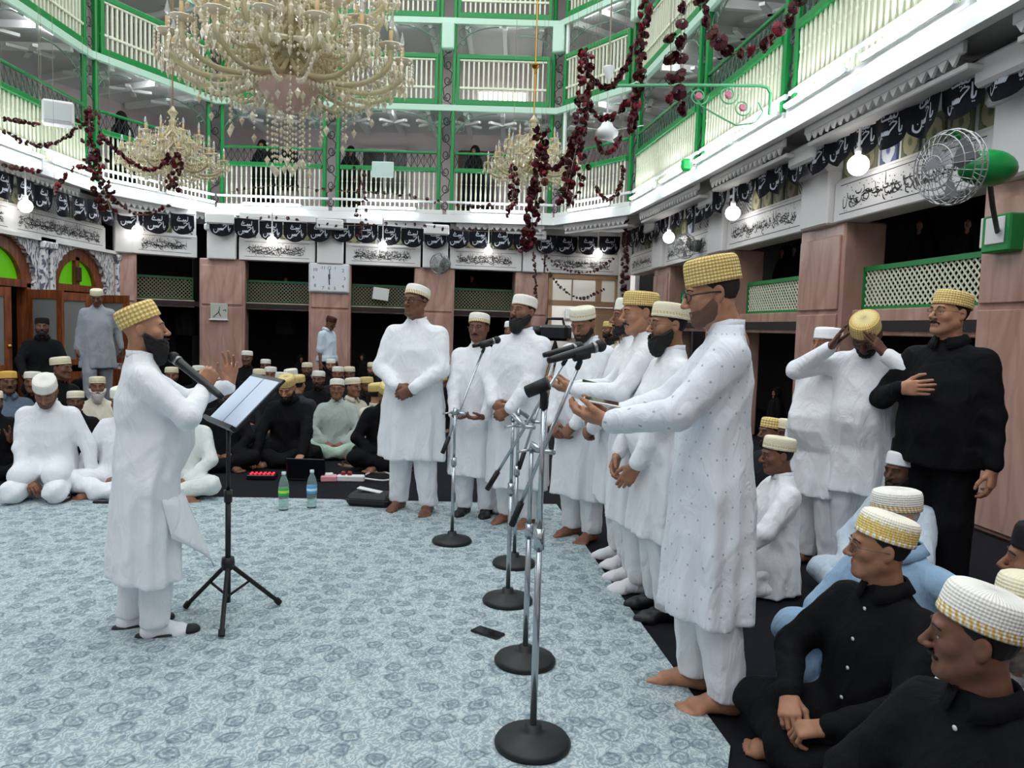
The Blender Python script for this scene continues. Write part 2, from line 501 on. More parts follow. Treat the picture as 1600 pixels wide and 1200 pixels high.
def cap_mat(kind):
    nm = 'crochet_cap_' + kind
    if nm in MATS: return MATS[nm]
    base = {'gold': (232, 200, 96), 'goldlattice': (226, 190, 92), 'white': (236, 234, 224), 'band': (238, 235, 226), 'cream': (232, 224, 196), 'stripe': (232, 226, 204), 'orange': (214, 170, 88), 'dark': (72, 40, 34), 'black': (28, 26, 28), 'rose': (236, 214, 150), 'plainwhite': (240, 242, 246)}[kind]
    n = NT(nm, base, .85, spec=.2)
    sep = n.n('ShaderNodeSeparateXYZ', {'Vector': n.tc.outputs['Object']})
    th = n.math('ARCTAN2', sep.outputs[1], sep.outputs[0]); z = sep.outputs[2]
    def lat(k, q): return n.math('MULTIPLY', n.math('SINE', n.math('ADD', n.math('MULTIPLY', th, k), n.math('MULTIPLY', z, q))), n.math('SINE', n.math('SUBTRACT', n.math('MULTIPLY', th, k), n.math('MULTIPLY', z, q))))
    if kind in ('gold', 'goldlattice'):
        p = lat(22.0, 260.0) if kind == 'gold' else lat(13.0, 150.0)
        n.color(n.ramp(p, [(.0, (206, 170, 92)), (.1, (226, 202, 134)), (.45, (238, 224, 172))])); n.bump(p, .004, .7)
    elif kind in ('band', 'stripe', 'white', 'cream', 'rose'):
        fine = n.math('SINE', n.math('MULTIPLY', z, 700.0)); rad = n.math('SINE', n.math('MULTIPLY', th, 60.0))
        lo, hi, cc = {'band': (0, .028, (214, 172, 84)), 'stripe': (.024, .034, (206, 178, 104)), 'white': (0, .007, (222, 196, 128)), 'cream': (.018, .03, (210, 184, 120)), 'rose': (-1, .05, (226, 192, 104))}[kind]
        inb = n.math('MULTIPLY', n.math('GREATER_THAN', z, lo), n.math('LESS_THAN', z, hi))
        zig = n.math('ADD', .55, n.math('MULTIPLY', n.math('SINE', n.math('ADD', n.math('MULTIPLY', th, 34.0), n.math('MULTIPLY', z, 160.0))), .45))
        col = n.mix(n.math('MULTIPLY', inb, zig), base, cc)
        if kind == 'rose':
            dots = n.math('GREATER_THAN', n.math('ADD', n.math('SINE', n.math('MULTIPLY', th, 26.0)), n.math('SINE', n.math('MULTIPLY', z, 180.0))), .75)
            low = n.math('LESS_THAN', z, .026)
            col = n.mix(n.math('MULTIPLY', dots, low), col, (248, 244, 232))
            sc = n.math('GREATER_THAN', n.math('ADD', z, n.math('MULTIPLY', n.math('ABSOLUTE', n.math('SINE', n.math('MULTIPLY', th, 9.0))), .012)), .068)
            col = n.mix(sc, col, (250, 244, 226))
        n.color(col); n.bump(n.math('ADD', fine, rad), .0012, .6)
    else:
        n.bump(n.n('ShaderNodeTexNoise', {'Vector': n.tc.outputs['Object'], 'Scale': 160.0}).outputs[0], .002, .5)
    return n.m
_CAP = {}
def cap_me(kind, tall=1.0, hi=True):
    k = (kind, tall, hi)
    if k not in _CAP:
        prof = [(.97, .002), (1.0, 0), (1.012, .006), (1.0, .012), (1.0, .03), (.99, .05), (.965, .062), (.92, .07), (.8, .075), (.5, .078), (.0, .079)]
        m = MB(); m.lathe([(r, z * tall * 1.08) for r, z in prof], n=44 if hi else 20, sx=.0875, sy=.106)
        _CAP[k] = m.mesh('cap', cap_mat(kind), True)
    return _CAP[k]
_GL = {}
def glasses_me(dark):
    if dark not in _GL:
        m = MB(); r = .0022 if dark else .0013
        for sx in (-1, 1):
            m.tube([(sx * .033 + .0235 * math.cos(a), .1 - .012 * abs(math.cos(a)) * (1 if math.cos(a) * sx > 0 else .2), .003 + .0165 * math.sin(a)) for a in [2 * PI * i / 16 for i in range(17)]], r, 5)
            m.tube([(sx * .0565, .088, .008), (sx * .074, .07, .009), (sx * .082, .02, .006), (sx * .085, -.02, .0)], r * (1.5 if dark else 1.1), 5)
        m.tube([(-.0095, .1, .007), (0, .104, .009), (.0095, .1, .007)], r, 5)
        _GL[dark] = m.mesh('glasses', mat('glasses_black', (18, 18, 22), .35) if dark else mat('glasses_steel', (120, 108, 96), .3, .8), True)
    return _GL[dark]
_EYE = {}
def eyes_me(kind='open'):
    if kind not in _EYE:
        m = MB()
        for sx in (-1, 1):
            m.sphere((sx * .031, .0725, .0015), .0122, 12, 8, 0)
            m.sphere((sx * .031, .0793, .0008), (.0064, .006, .0064), 10, 6, 1)
            m.tube([(sx * .014, .091, .0245), (sx * .026, .0925, .0305), (sx * .04, .086, .0295), (sx * .05, .076, .023)], [.0028, .0042, .0038, .002], 6, mi=1)
        for i, z in ((2, -.0575), (2, -.069)):
            m.sphere((0, .0858, z), (.021, .0062, .0045), 12, 6, i)
        _EYE[kind] = m.mesh('eyes_brows_and_lips', [mat('eye_white', (168, 162, 156), .3), mat('iris_and_brow', (24, 18, 16), .5), mat('lip', (126, 76, 66), .5)], True)
    return _EYE[kind]

def face_parts():
    if 'parts' not in _EYE:
        out = []; mw, mi_, ml = mat('eye_white', (168, 162, 156), .3), mat('iris_and_brow', (24, 18, 16), .5), mat('lip', (126, 76, 66), .5)
        for sx in (-1, 1):
            m = MB(); m.sphere((sx * .031, .0725, .0015), .0122, 12, 8, 0); m.sphere((sx * .031, .0793, .0008), (.0064, .006, .0064), 10, 6, 1); out.append(('eye', m.mesh('eye', [mw, mi_], True)))
            m = MB(); m.tube([(sx * .014, .091, .0245), (sx * .026, .0925, .0305), (sx * .04, .086, .0295), (sx * .05, .076, .023)], [.0028, .0042, .0038, .002], 6); out.append(('eyebrow', m.mesh('eyebrow', mi_, True)))
        for z in (-.0575, -.069): m = MB(); m.sphere((0, .0858, z), (.021, .0062, .0045), 12, 6); out.append(('lip', m.mesh('lip', ml, True)))
        _EYE['parts'] = out
    return _EYE['parts']
# ---------------------------------------------------------------- whole figures
def ik(Sh, W, L1, L2, hint):
    d = W - Sh; D = d.length
    if D > (L1 + L2) * .995: W = Sh + d.normalized() * (L1 + L2) * .995; d = W - Sh; D = d.length
    a = (L1 * L1 - L2 * L2 + D * D) / (2 * D); h = math.sqrt(max(L1 * L1 - a * a, 1e-6))
    n = d.normalized(); hv = Vector(hint); hv = (hv - n * hv.dot(n)).normalized()
    return Sh + n * a + hv * h, W
def hand_matrix(W, f, palm):
    f = Vector(f).normalized(); z = -Vector(palm); z = (z - f * z.dot(f)).normalized(); x = f.cross(z)
    return Matrix(((x.x, f.x, z.x, W.x), (x.y, f.y, z.y, W.y), (x.z, f.z, z.z, W.z), (0, 0, 0, 1)))
ARMS = {  # wrist, finger direction, palm normal, hand pose, elbow hint; right side given, left is mirrored
    'side': ((.27, .03, .80), (0.02, .12, -1), (-1, 0, 0), 'relax', (.3, -1, 0)),
    'claspR': ((.085, .225, .93), (-1, .15, -.35), (.1, -1, .1), 'hold', (1, -.45, -.2)),
    'claspL': ((.07, .235, .90), (-1, .3, -.6), (.15, -1, 0), 'hold', (1, -.45, -.2)),
    'phone': ((.11, .31, 1.02), (-.35, 1, .15), (-.5, .1, 1), 'cup', (.7, -.6, -.6)),
    'lapR': ((.11, .27, .99), (-.85, .5, -.3), (0, -.3, -1), 'hold', (1, -.3, 0)),
    'lap2': ((.2, .33, .965), (-.35, .9, -.2), (0, -.1, -1), 'relax', (1, -.3, 0)),
    'clap': ((.07, .27, 1.2), (-.1, .55, .9), (-1, 0, 0), 'flat', (.8, -.4, -.7)),
}
def figure(name, label, pos, facing, H=1.72, pose='stand', arms=('side', 'side'), head=(0, 0), lean=0.0, leanx=0.0, top='white', bottom='white', hem=.5, skin_='brown', cap='gold', captilt=.12, beard='short', hairc='black', glasses=None, feet='bare', hk='mid', belly=0.0, collar='band', fold=1.0, hi=True, group=None, stance=.1, foot_y=(0, 0), knees=None, sleeve=1.0, zoff=0.0, hands=True, buttons=0, rnd=0, wide=1.0, tallcap=1.0):
    sc = H / 1.72
    vs = .0125 if hi else .022
    root = thing(name, label, 'person', (pos[0], pos[1], zoff), math.radians(facing - 90), group)
    M_top = cloth('cloth_' + top, TOPS[top]) if top != 'dots' else cloth_dots('cloth_dots')
    M_bot = cloth('cloth_' + bottom, TOPS[bottom])
    M_skin = skin(skin_)
    pz = {'stand': .93, 'cross': .125, 'kneel': .23}[pose]; dz = pz - .93
    rr = random.Random(rnd * 77 + 5); ph = rr.random() * 6
    def L(z): return Vector((leanx * max(z - pz, -.1), lean * max(z - pz, -.1), 0))
    # --- arms
    arm = {}
    for side, spec in (('R', arms[0]), ('L', arms[1])):
        sx = 1 if side == 'R' else -1
        if spec is None: spec = 'side'
        a = ARMS[spec] if isinstance(spec, str) else spec
        mir = isinstance(spec, str) and side == 'L'
        def mv(v): return Vector((-v[0] if mir else v[0], v[1], v[2]))
        Wp = mv(a[0]) + Vector((0, 0, dz)); Wp += L(Wp.z)
        Sh = Vector((sx * .168 * wide, -.014, 1.365 + dz)) + L(1.365 + dz)
        hint = mv(a[4]) if len(a) > 4 else Vector((sx, -.6, -.3))
        E, Wp = ik(Sh, Wp, .285, .262, hint)
        arm[side] = (Sh, E, Wp, mv(a[1]), mv(a[2]), a[3])
    # --- upper garment
    zb = hem if pose == 'stand' else .02
    lo = Vector((-.36, -.3, zb - .03)); hi_ = Vector((.36, .34, 1.52 + dz))
    for s_ in arm.values():
        for q in s_[:3]:
            for i in range(3): lo[i] = min(lo[i], q[i] - .1); hi_[i] = max(hi_[i], q[i] + .1)
    t = L(1.5 + dz)
    lo.y += min(t.y, 0); hi_.y += max(t.y, 0); lo.x += min(t.x, 0); hi_.x += max(t.x, 0)
    g = Grid(lo, hi_, vs)
    if pose == 'stand':
        pr = [(hem - .05, .24, .18, .0), (hem + .12, .235, .172, .0), (.85, .222, .158, .005), (1.0, .205, .145 + belly, .012 + belly * .7), (1.1, .198, .138 + belly, .012 + belly * .8), (1.25, .2, .13 + belly * .4, .004), (1.34, .186, .108, -.01), (1.39, .158, .088, -.016), (1.44, .1, .07, -.02), (1.49, .066, .062, -.022)]
    else:
        pr = [(-.05, .22, .19, .02), (.08, .215, .18, .02), (pz + .05, .205, .155 + belly, .012), (pz + .17, .198, .14 + belly, .012 + belly * .8), (pz + .32, .2, .132, .004), (pz + .41, .186, .108, -.01), (pz + .46, .158, .088, -.016), (pz + .51, .1, .07, -.02), (pz + .56, .066, .062, -.022)]
    zz = g.Z.ravel(); zk = [p[0] for p in pr]
    A_ = np.interp(zz, zk, [p[1] * wide for p in pr])[None, None, :]; B_ = np.interp(zz, zk, [p[2] for p in pr])[None, None, :]; C_ = np.interp(zz, zk, [p[3] for p in pr])[None, None, :]
    lz = np.maximum(g.Z - pz, -.1)
    xx = g.X - leanx * lz; yy = g.Y - C_ - lean * lz
    th = np.arctan2(yy / B_, xx / A_)
    low = np.clip((1.15 + dz - g.Z) / .6, 0, 1)
    fd = fold * (.011 * low * (np.sin(th * 7 + ph + 2 * g.Z) + .7 * np.sin(th * 12 - 3 * g.Z + 2 * ph)) + .008 * (np.abs(np.sin(g.Z * 13 + 2.2 * np.sin(th * 1.5 + ph) + th)) ** .6 - .7) * (1 - low * .5))
    d = (np.sqrt((xx / A_) ** 2 + (yy / B_) ** 2) - 1) * np.minimum(A_, B_) * .9 + fd
    d = np.maximum(d, g.Z - (1.478 + dz))
    d = np.maximum(d, (zb + .008 * np.sin(th * 3 + ph)) - g.Z)
    g.u(d)
    for side in 'RL':
        Sh, E, Wp, fdv, pal, hp = arm[side]
        wob = fold * .0055 * (np.abs(np.sin(g.Z * 30 + g.X * 22 * (1 if side == 'R' else -1) + g.Y * 14 + ph)) ** .7 + .6 * np.abs(np.sin(g.Y * 36 - g.Z * 21 + ph)) - .9)
        g.u(g.rc(Sh, E, .066, .06) + wob, .06)
        if sleeve > .9:
            We = E + (Wp - E) * .97
            g.u(g.rc(E, We, .06, .046) + wob * .9, .02)
        else: g.u(g.rc(E, E + (Wp - E) * .12, .06, .056) + wob, .02)
    if pose != 'stand':   # skirt of the shirt over the lap
        for sx in (-1, 1):
            kn = Vector((sx * .2, .24, pz + .02)) if pose == 'cross' else Vector((sx * .12, .3, pz - .02))
            g.u(g.rc((sx * .08, .02, pz), kn, .115, .095), .05)
        g.cut(.006 - g.Z + 0 * g.X)
    topG = Geo(*g.mesh())
    # --- lower garment and feet
    body = Geo()
    bot = Geo(); footwear = Geo(); legs = {}
    if pose == 'stand':
        g = Grid((-.26, -.24, .03), (.26, .26, .95), .014 if hi else .024)
        for sx, fy in ((-1, foot_y[1]), (1, foot_y[0])):
            ax = sx * stance; legs[sx] = ((sx * .085, 0, .88), (sx * .095, .015 + fy * .5, .5), (ax, fy - .04, .1))
            wob = fold * .006 * (np.abs(np.sin(g.X * 38 + g.Y * 26 + g.Z * 4 + ph)) + np.abs(np.sin(g.Z * 26 + g.X * 20 * sx + g.Y * 9)) * np.clip((.4 - g.Z) / .3, 0, 1) - .6)
            g.u(g.rc((sx * .085, 0, .9), (sx * .095, .015 + fy * .5, .5), .115, .095) + wob, .02)
            g.u(g.rc((sx * .095, .015 + fy * .5, .5), (ax, fy - .025, .08), .095, .076) + wob, .02)
        g.cut(.065 - g.Z + 0 * g.X)
        bot = Geo(*g.mesh())
        for sx, fy in ((-1, foot_y[1]), (1, foot_y[0])):
            fg = foot_geo(feet if feet != 'sock' else 'sock', 'R' if sx > 0 else 'L').tf(Matrix.Translation((sx * stance, fy, 0)) @ Matrix.Rotation(-sx * .14, 4, 'Z'))
            if feet == 'bare': body = body.join(fg)
            else: footwear = footwear.join(fg)
    else:
        g = Grid((-.5, -.3, -.01), (.5, .68, .42 if not knees else .56), .016 if hi else .026)
        for sx in (-1, 1):
            if pose == 'cross':
                hp_, kn, an = Vector((sx * .09, .0, .12)), Vector((sx * .31, .27, .14)), Vector((-sx * .07, .37, .07))
            else:
                hp_, kn, an = Vector((sx * .09, 0, .21)), Vector((sx * .15, .4, .1)), Vector((sx * .13, -.05, .07))
            if knees and knees.get(sx): kn, an = [Vector(v) for v in knees[sx]]
            legs[sx] = (hp_, kn, an)
            wob = .006 * np.sin(g.Z * 50 + g.X * 30 + g.Y * 20)
            g.u(g.rc(hp_, kn, .1, .085) + wob, .02); g.u(g.rc(kn, an, .085, .06) + wob, .02)
        g.cut(.004 - g.Z + 0 * g.X)
        bot = Geo(*g.mesh())
        for sx in (-1, 1):
            if pose == 'cross':
                an = Vector((-sx * .07, .37, .07))
                if knees and knees.get(sx): an = Vector(knees[sx][1])
                fg = foot_geo('lowbare', 'R' if sx > 0 else 'L').tf(Matrix.Translation((an.x - sx * .02, an.y - .03, .0)) @ Matrix.Rotation(sx * (1.2 if not (knees and knees.get(sx)) else .1), 4, 'Z'))
                body = body.join(fg)
    # --- skin: head and neck, trunk and limbs under the clothes, hands
    hz = 1.602 + dz
    neckp = Vector((0, -.02, 1.46 + dz)) + L(1.46 + dz)
    HM = Matrix.Translation(neckp) @ Matrix.Rotation(math.radians(head[0]), 4, 'Z') @ Matrix.Rotation(math.radians(-head[1]), 4, 'X') @ Matrix.Translation((0, .03, .142))
    body = body.join(head_geo(hk, .0042 if hi else .008).tf(HM))
    glo = Vector(lo); ghi = Vector((hi_.x, hi_.y, 1.47 + dz)); glo.z = .03
    if pose != 'stand': glo.x = min(glo.x, -.42); ghi.x = max(ghi.x, .42); ghi.y = max(ghi.y, .56); glo.y = min(glo.y, -.14); glo.z = 0.0
    g = Grid(glo, ghi, .022)
    for sx, (h0, k0, a0) in legs.items():
        g.u(g.rc((0, 0, pz + .03), h0, .07, .06)); g.u(g.rc(h0, k0, .058, .05)); g.u(g.rc(k0, a0, .048, .036), .02)
    g.u(g.rc(neckp - Vector((0, 0, .02)), L(1.3 + dz) + Vector((0, 0, 1.3 + dz)), .05, .075))
    g.u(g.rc(L(1.3 + dz) + Vector((0, 0, 1.3 + dz)), (0, 0, pz + .05), .075, .085), .02)
    for side in 'RL':
        Sh, E, Wp = arm[side][:3]
        g.u(g.rc(L(1.32 + dz) + Vector((0, 0, 1.32 + dz)), Sh, .06, .05), .03); g.u(g.rc(Sh, E, .048, .04), .02); g.u(g.rc(E, Wp, .039, .0275), .02)
    body = body.join(Geo(*g.mesh()))
    if hands:
        for side in 'RL':
            Sh, E, Wp, f_, pal, hp = arm[side]
            body = body.join(hand_geo(hp, side, .0036 if hi else .007).tf(hand_matrix(Wp + Vector(f_).normalized() * .012, f_, pal)))
    SM = Matrix.Scale(sc, 4)
    link('body', body.tf(SM).me('body', M_skin), root)
    tn = 'kurta' if pose == 'stand' and hem < .7 else 'shirt'
    sh = link(tn, topG.tf(SM).me(tn, M_top), root)
    if len(bot.F): link('trousers', bot.tf(SM).me('trousers', M_bot), root)
    if len(footwear.F): link('shoes' if feet == 'shoe' else 'socks', footwear.tf(SM).me('footwear', mat('shoe_black', (22, 22, 26), .45) if feet == 'shoe' else cloth('cloth_sock', (232, 232, 236))), root)
    # --- collar
    cm = MB(); nn = 22; rows = ((.0, 1.0), (.018, .97), (.036, .98)) if collar == 'band' else ((.03, .98), (.036, 1.05), (-.004, 1.42))
    gap = .28
    V = []
    cb = Vector((0, -.02, 1.462 + dz)) + L(1.462 + dz)
    for (z, k) in rows:
        for i in range(nn + 1):
            a = PI / 2 + gap + (2 * PI - 2 * gap) * i / nn
            fr = max(0, math.sin(a))
            V.append((cb + Vector((math.cos(a) * .068 * k * wide, math.sin(a) * .066 * k + .006 * fr, z - .022 * fr - (0 if collar == 'band' else .02 * fr * (k > 1.2))))) * sc)
    F = [(j * (nn + 1) + i, j * (nn + 1) + i + 1, (j + 1) * (nn + 1) + i + 1, (j + 1) * (nn + 1) + i) for j in range(len(rows) - 1) for i in range(nn)]
    cm.add(V, F)
    co = cm.build('collar', M_top, sh, True)
    so = co.modifiers.new('thick', 'SOLIDIFY'); so.thickness = .005; so.offset = 0
    if buttons:
        zs = [1.39 - .105 * i for i in range(buttons)]
        bm_ = MB().sphere((0, 0, 0), (.0075, .003, .0075), 8, 5).mesh('button', mat('button_white', (214, 214, 216), .3), True)
        V_ = topG.V
        for z in zs:
            z += dz; c = L(z)
            sel = V_[(np.abs(V_[:, 2] - z) < .02) & (np.abs(V_[:, 0] - c.x) < .02)]
            if len(sel): link('button', bm_, sh, (c.x * sc, (sel[:, 1].max() + .001) * sc, z * sc), (-.1, 0, 0), sc)
    # --- head wear, hair, face
    HS = Matrix.Scale(sc, 4) @ HM
    def put(nm, me, M=Matrix()):
        o = link(nm, me, root); o.matrix_basis = HS @ M; return o
    if hi:
        for nm, me in face_parts(): put(nm, me)
    else: put('eyes_brows_and_lips', eyes_me())['kind'] = 'stuff'
    hc = {'black': (20, 17, 16), 'grey': (120, 116, 112), 'white': (205, 202, 198), 'brown': (40, 29, 24), 'shaved': (20, 17, 16)}[hairc]
    hm = mat('hair_' + hairc, hc, .75)
    if cap: put('cap', cap_me(cap, tallcap, hi), Matrix.Translation((0, -.014, .037)) @ Matrix.Rotation(captilt, 4, 'X') @ Matrix.Scale({'lean': .95, 'mid': 1, 'round': 1.06}[hk], 4, (1, 0, 0)))
    if hairc != 'shaved': put('hair', hair_mesh(hk, hm))
    if beard: put('beard' if beard != 'moustache' else 'moustache', beard_mesh(beard, hk, mat('stubble', (96, 70, 57), .8) if beard == 'stubble' else hm))
    if glasses: put('glasses', glasses_me(glasses == 'dark'))
    root['_hm'] = 0; del root['_hm']
    arm['HM'] = HS; arm['sc'] = sc
    return root, arm
TOPS = {'white': (230, 232, 236), 'dots': (226, 230, 236), 'offwhite': (214, 218, 214), 'cream': (214, 208, 190), 'black': (11, 11, 14), 'charcoal': (26, 27, 31), 'blue': (142, 170, 196), 'greyblue': (98, 110, 130), 'greygreen': (168, 178, 172), 'mint': (176, 200, 182), 'grey': (150, 154, 162), 'paleblue': (196, 210, 222), 'darkgrey': (52, 54, 60)}
# ================================================================ the hall
def marble():
    n = NT('pink_marble', (178, 142, 130), .22, spec=.5)
    mp = n.map('Object', (1, 1, .35))
    a = n.n('ShaderNodeTexNoise', {'Vector': mp, 'Scale': 2.2, 'Detail': 6.0, 'Distortion': 1.5}).outputs[0]
    wv = n.n('ShaderNodeTexWave', {'Vector': mp, 'Scale': 1.1, 'Distortion': 9.0, 'Detail': 4.0, 'Detail Scale': 1.4}).outputs[1]
    base = n.ramp(a, [(.3, (164, 126, 114)), (.55, (188, 151, 138)), (.75, (202, 172, 160))])
    n.color(n.mix(n.ramp(wv, [(.0, (150, 150, 150)), (.1, (0, 0, 0))]), base, (140, 104, 96)))
    return n.m
M_MARBLE = marble()
M_WHITE = mat('white_plaster', (222, 220, 220), .55)
M_WPAINT = mat('white_gloss_paint', (226, 228, 226), .4)
M_PINKW = mat('pale_pink_plaster', (206, 190, 192), .7)
M_GREEN = mat('green_paint', (22, 132, 62), .35)
M_DGREEN = mat('dark_green_paint', (30, 82, 54), .4)
M_CREAM = mat('cream_paint', (224, 228, 204), .45)
M_SLABG = mat('pale_green_paint', (190, 222, 202), .45)
M_IRON = mat('dark_iron', (38, 48, 44), .5)
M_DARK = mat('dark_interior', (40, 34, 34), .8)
M_WOOD = None
def wood():
    n = NT('red_brown_wood', (130, 68, 38), .35)
    mp = n.map('Object', (6, 6, .8))
    a = n.n('ShaderNodeTexNoise', {'Vector': mp, 'Scale': 3.0, 'Detail': 5.0, 'Distortion': .6}).outputs[0]
    n.color(n.ramp(a, [(.3, (92, 44, 24)), (.7, (150, 84, 48))])); return n.m
M_WOOD = wood()
M_PWOOD = mat('pale_brown_wood', (176, 140, 108), .45)
M_LED = mat('led_tube_glow', (255, 255, 255), .5, emit=(236, 246, 255), es=LED_STRENGTH)
M_GLOBE = mat('globe_lamp_glow', (255, 255, 255), .5, emit=(255, 252, 246), es=9.0)
M_INK = mat('black_ink', (30, 28, 32), .7)
M_SILVER = mat('silver_print', (186, 190, 200), .6)

# floor, rug
n = NT('black_carpet', (27, 27, 32), .95, spec=.1)
nz = n.n('ShaderNodeTexNoise', {'Vector': n.map('Object'), 'Scale': 260.0, 'Detail': 2.0}).outputs[0]
n.color(n.ramp(nz, [(.3, (20, 20, 24)), (.7, (36, 36, 42))])); n.bump(nz, .004, .5)
fl = MB(); fl.bbox(-12, 8, -7, 22, -.12, 0); struct('floor', fl, n.m)
def rug_mat():
    n = NT('damask_rug', (172, 192, 202), .9, spec=.15)
    mp = n.map('Object', (1, 1, 1), (0, 0, .12))
    warp = n.n('ShaderNodeTexNoise', {'Vector': mp, 'Scale': 14.0, 'Detail': 3.0})
    wv = n.n('ShaderNodeVectorMath', {0: mp, 1: n.n('ShaderNodeVectorMath', {0: warp.outputs[1], 'Scale': .06}, operation='SCALE').outputs[0]}, operation='ADD').outputs[0]
    def vor(sc, rnd=.55): return n.n('ShaderNodeTexVoronoi', {'Vector': wv, 'Scale': sc, 'Randomness': rnd}, voronoi_dimensions='2D').outputs[0]
    v1 = vor(7.0, .8)      # large flower heads, one about every 20 cm
    ring = n.ramp(v1, [(.10, (200, 200, 200)), (.16, (70, 70, 70)), (.24, (255, 255, 255)), (.30, (110, 110, 110)), (.37, (0, 0, 0))])
    v2 = vor(13.0, .8)
    leaf = n.ramp(v2, [(.12, (255, 255, 255)), (.3, (90, 90, 90)), (.42, (0, 0, 0))])
    sw = n.n('ShaderNodeTexWave', {'Vector': wv, 'Scale': 11.0, 'Distortion': 14.0, 'Detail': 3.0, 'Detail Scale': 2.5}).outputs[1]
    swr = n.ramp(sw, [(.45, (0, 0, 0)), (.75, (255, 255, 255))])
    c = n.mix(swr, (144, 161, 167), (186, 197, 198))
    bz = n.n('ShaderNodeTexNoise', {'Vector': wv, 'Scale': 24.0, 'Detail': 3.0}).outputs[0]
    c = n.mix(n.ramp(bz, [(.55, (0, 0, 0)), (.7, (150, 150, 150))]), c, (196, 196, 184))
    k2 = n.math('MULTIPLY', leaf, .5)
    c = n.mix(k2, c, (98, 118, 129))
    c = n.mix(n.math('MULTIPLY', ring, .8), c, (82, 100, 112))
    fine = n.n('ShaderNodeTexNoise', {'Vector': mp, 'Scale': 70.0, 'Detail': 3.0}).outputs[0]
    c = n.mix(n.ramp(fine, [(.46, (0, 0, 0)), (.62, (110, 110, 110))]), c, (194, 204, 204))
    n.color(c)
    n.bump(n.math('ADD', fine, swr), .004, .4)
    return n.m
rug = MB()
poly = [(-8.0, 6.05), (-4.16, 6.22), (-2.0, 6.37), (.41, 6.45), (.62, 4.5), (.83, 2.68), (.74, 2.42), (.7, -1.5), (-8.0, -1.5)]
nv = len(poly)
rug.add([(x, y, .001) for x, y in poly] + [(x, y, .013) for x, y in poly], [tuple(range(2 * nv - 1, nv - 1, -1)), tuple(range(nv))] + [(i, i + nv, (i + 1) % nv + nv, (i + 1) % nv) for i in range(nv)])
ro = rug.build('floor_rug', rug_mat()); tag(ro, 'large pale blue floral rug spread over the black carpet', 'rug')
bm = bmesh.new(); bm.from_mesh(ro.data); bmesh.ops.recalc_face_normals(bm, faces=bm.faces); bm.to_mesh(ro.data); bm.free()

# ---------------------------------------------------------------- walls (local frame: x along the wall, -y into the hall)
class Wall:
    def __init__(s, name, P0, P1):
        s.P0, s.P1 = Vector((*P0, 0)), Vector((*P1, 0)); s.d = (s.P1 - s.P0); s.L = s.d.length; s.ang = math.atan2(s.d.y, s.d.x)
        s.e = sempty(name, s.P0, s.ang); s.mw = Matrix.Translation(s.P0) @ Matrix.Rotation(s.ang, 4, 'Z')
    def x(s, px, py=430):
        return (on_wall(px, py, s.P0, s.P1) - s.P0).dot(s.d) / s.L
    def w(s, x, y, z): return s.mw @ Vector((x, y, z))
PL0, PL1, PC, PF, PR = (-7.85, -5.5), (-7.85, 14.9), (-6.55, 15.9), (2.55, 17.45), (4.92, -5.5)
WL, WC, WF, WR = Wall('wall_left', PL0, PL1), Wall('wall_corner', PL1, PC), Wall('wall_far', PC, PF), Wall('wall_right', PF, PR)
WB = Wall('wall_back', PR, PL0)
m = MB(); m.bbox(-.5, WB.L + .5, 0, .2, 0, 9); m.build('plaster', M_PINKW, WB.e)

# Arabic-style brush strokes, built as flat ribbons.  Each stroke: points in a unit box, width
def ribbon(mb, pts, w, y, n=5, mi=0):
    P = arc([(p[0], 0, p[1]) for p in pts], n) if len(pts) > 2 else [Vector((p[0], 0, p[1])) for p in pts]
    V = []
    for i, p in enumerate(P):
        t = (P[min(i + 1, len(P) - 1)] - P[max(i - 1, 0)]); t = t.normalized() if t.length > 1e-6 else Vector((1, 0, 0))
        k = .55 + .45 * math.sin(PI * i / max(1, len(P) - 1))
        q = Vector((-t.z, 0, t.x)) * w * k / 2
        V += [(p.x + q.x, y, p.z + q.z), (p.x - q.x, y, p.z - q.z)]
    mb.add(V, [(2 * i, 2 * i + 1, 2 * i + 3, 2 * i + 2) for i in range(len(P) - 1)], mi)
def diamond(mb, x, z, r, y, mi=0): mb.add([(x - r, y, z), (x, y, z - r), (x + r, y, z), (x, y, z + r)], [(0, 1, 2, 3)], mi)
LABBAIK = ([[(.82, 1.0), (.81, .80), (.77, .72), (.71, .72), (.69, .79), (.66, .72), (.60, .72), (.58, .79), (.55, .72), (.46, .71), (.30, .70), (.22, .74), (.26, .86), (.32, .98)], [(.40, .86), (.33, .84), (.36, .79)]],
           [(.68, .64), (.60, .64), (.55, .64)])
HUSAIN = ([[(1.0, .44), (.985, .34), (.94, .30), (.90, .33), (.89, .50), (.87, .68)],
           [(.58, .53), (.66, .60), (.80, .575), (.72, .47), (.62, .36), (.585, .285), (.56, .29), (.55, .37), (.53, .29), (.50, .29), (.49, .37), (.47, .29), (.44, .29), (.43, .37), (.41, .29), (.37, .29), (.355, .37), (.33, .28)],
           [(.30, .39), (.285, .22), (.17, .11), (.05, .17), (.03, .33)]],
         [(.16, .31), (.38, .20), (.33, .20), (.97, .21), (.92, .21)])
def labbaik(mb, cx, cz, w, h, y, mi=0):
    def T(p): return (cx + (p[0] - .5) * w, cz + (p[1] - .5) * h)
    for st, dots in (LABBAIK, HUSAIN):
        for s_ in st: ribbon(mb, [T(p) for p in s_], w * .062, y, 4, mi)
        for p in dots: q = T(p); diamond(mb, q[0], q[1], w * .022, y, mi)
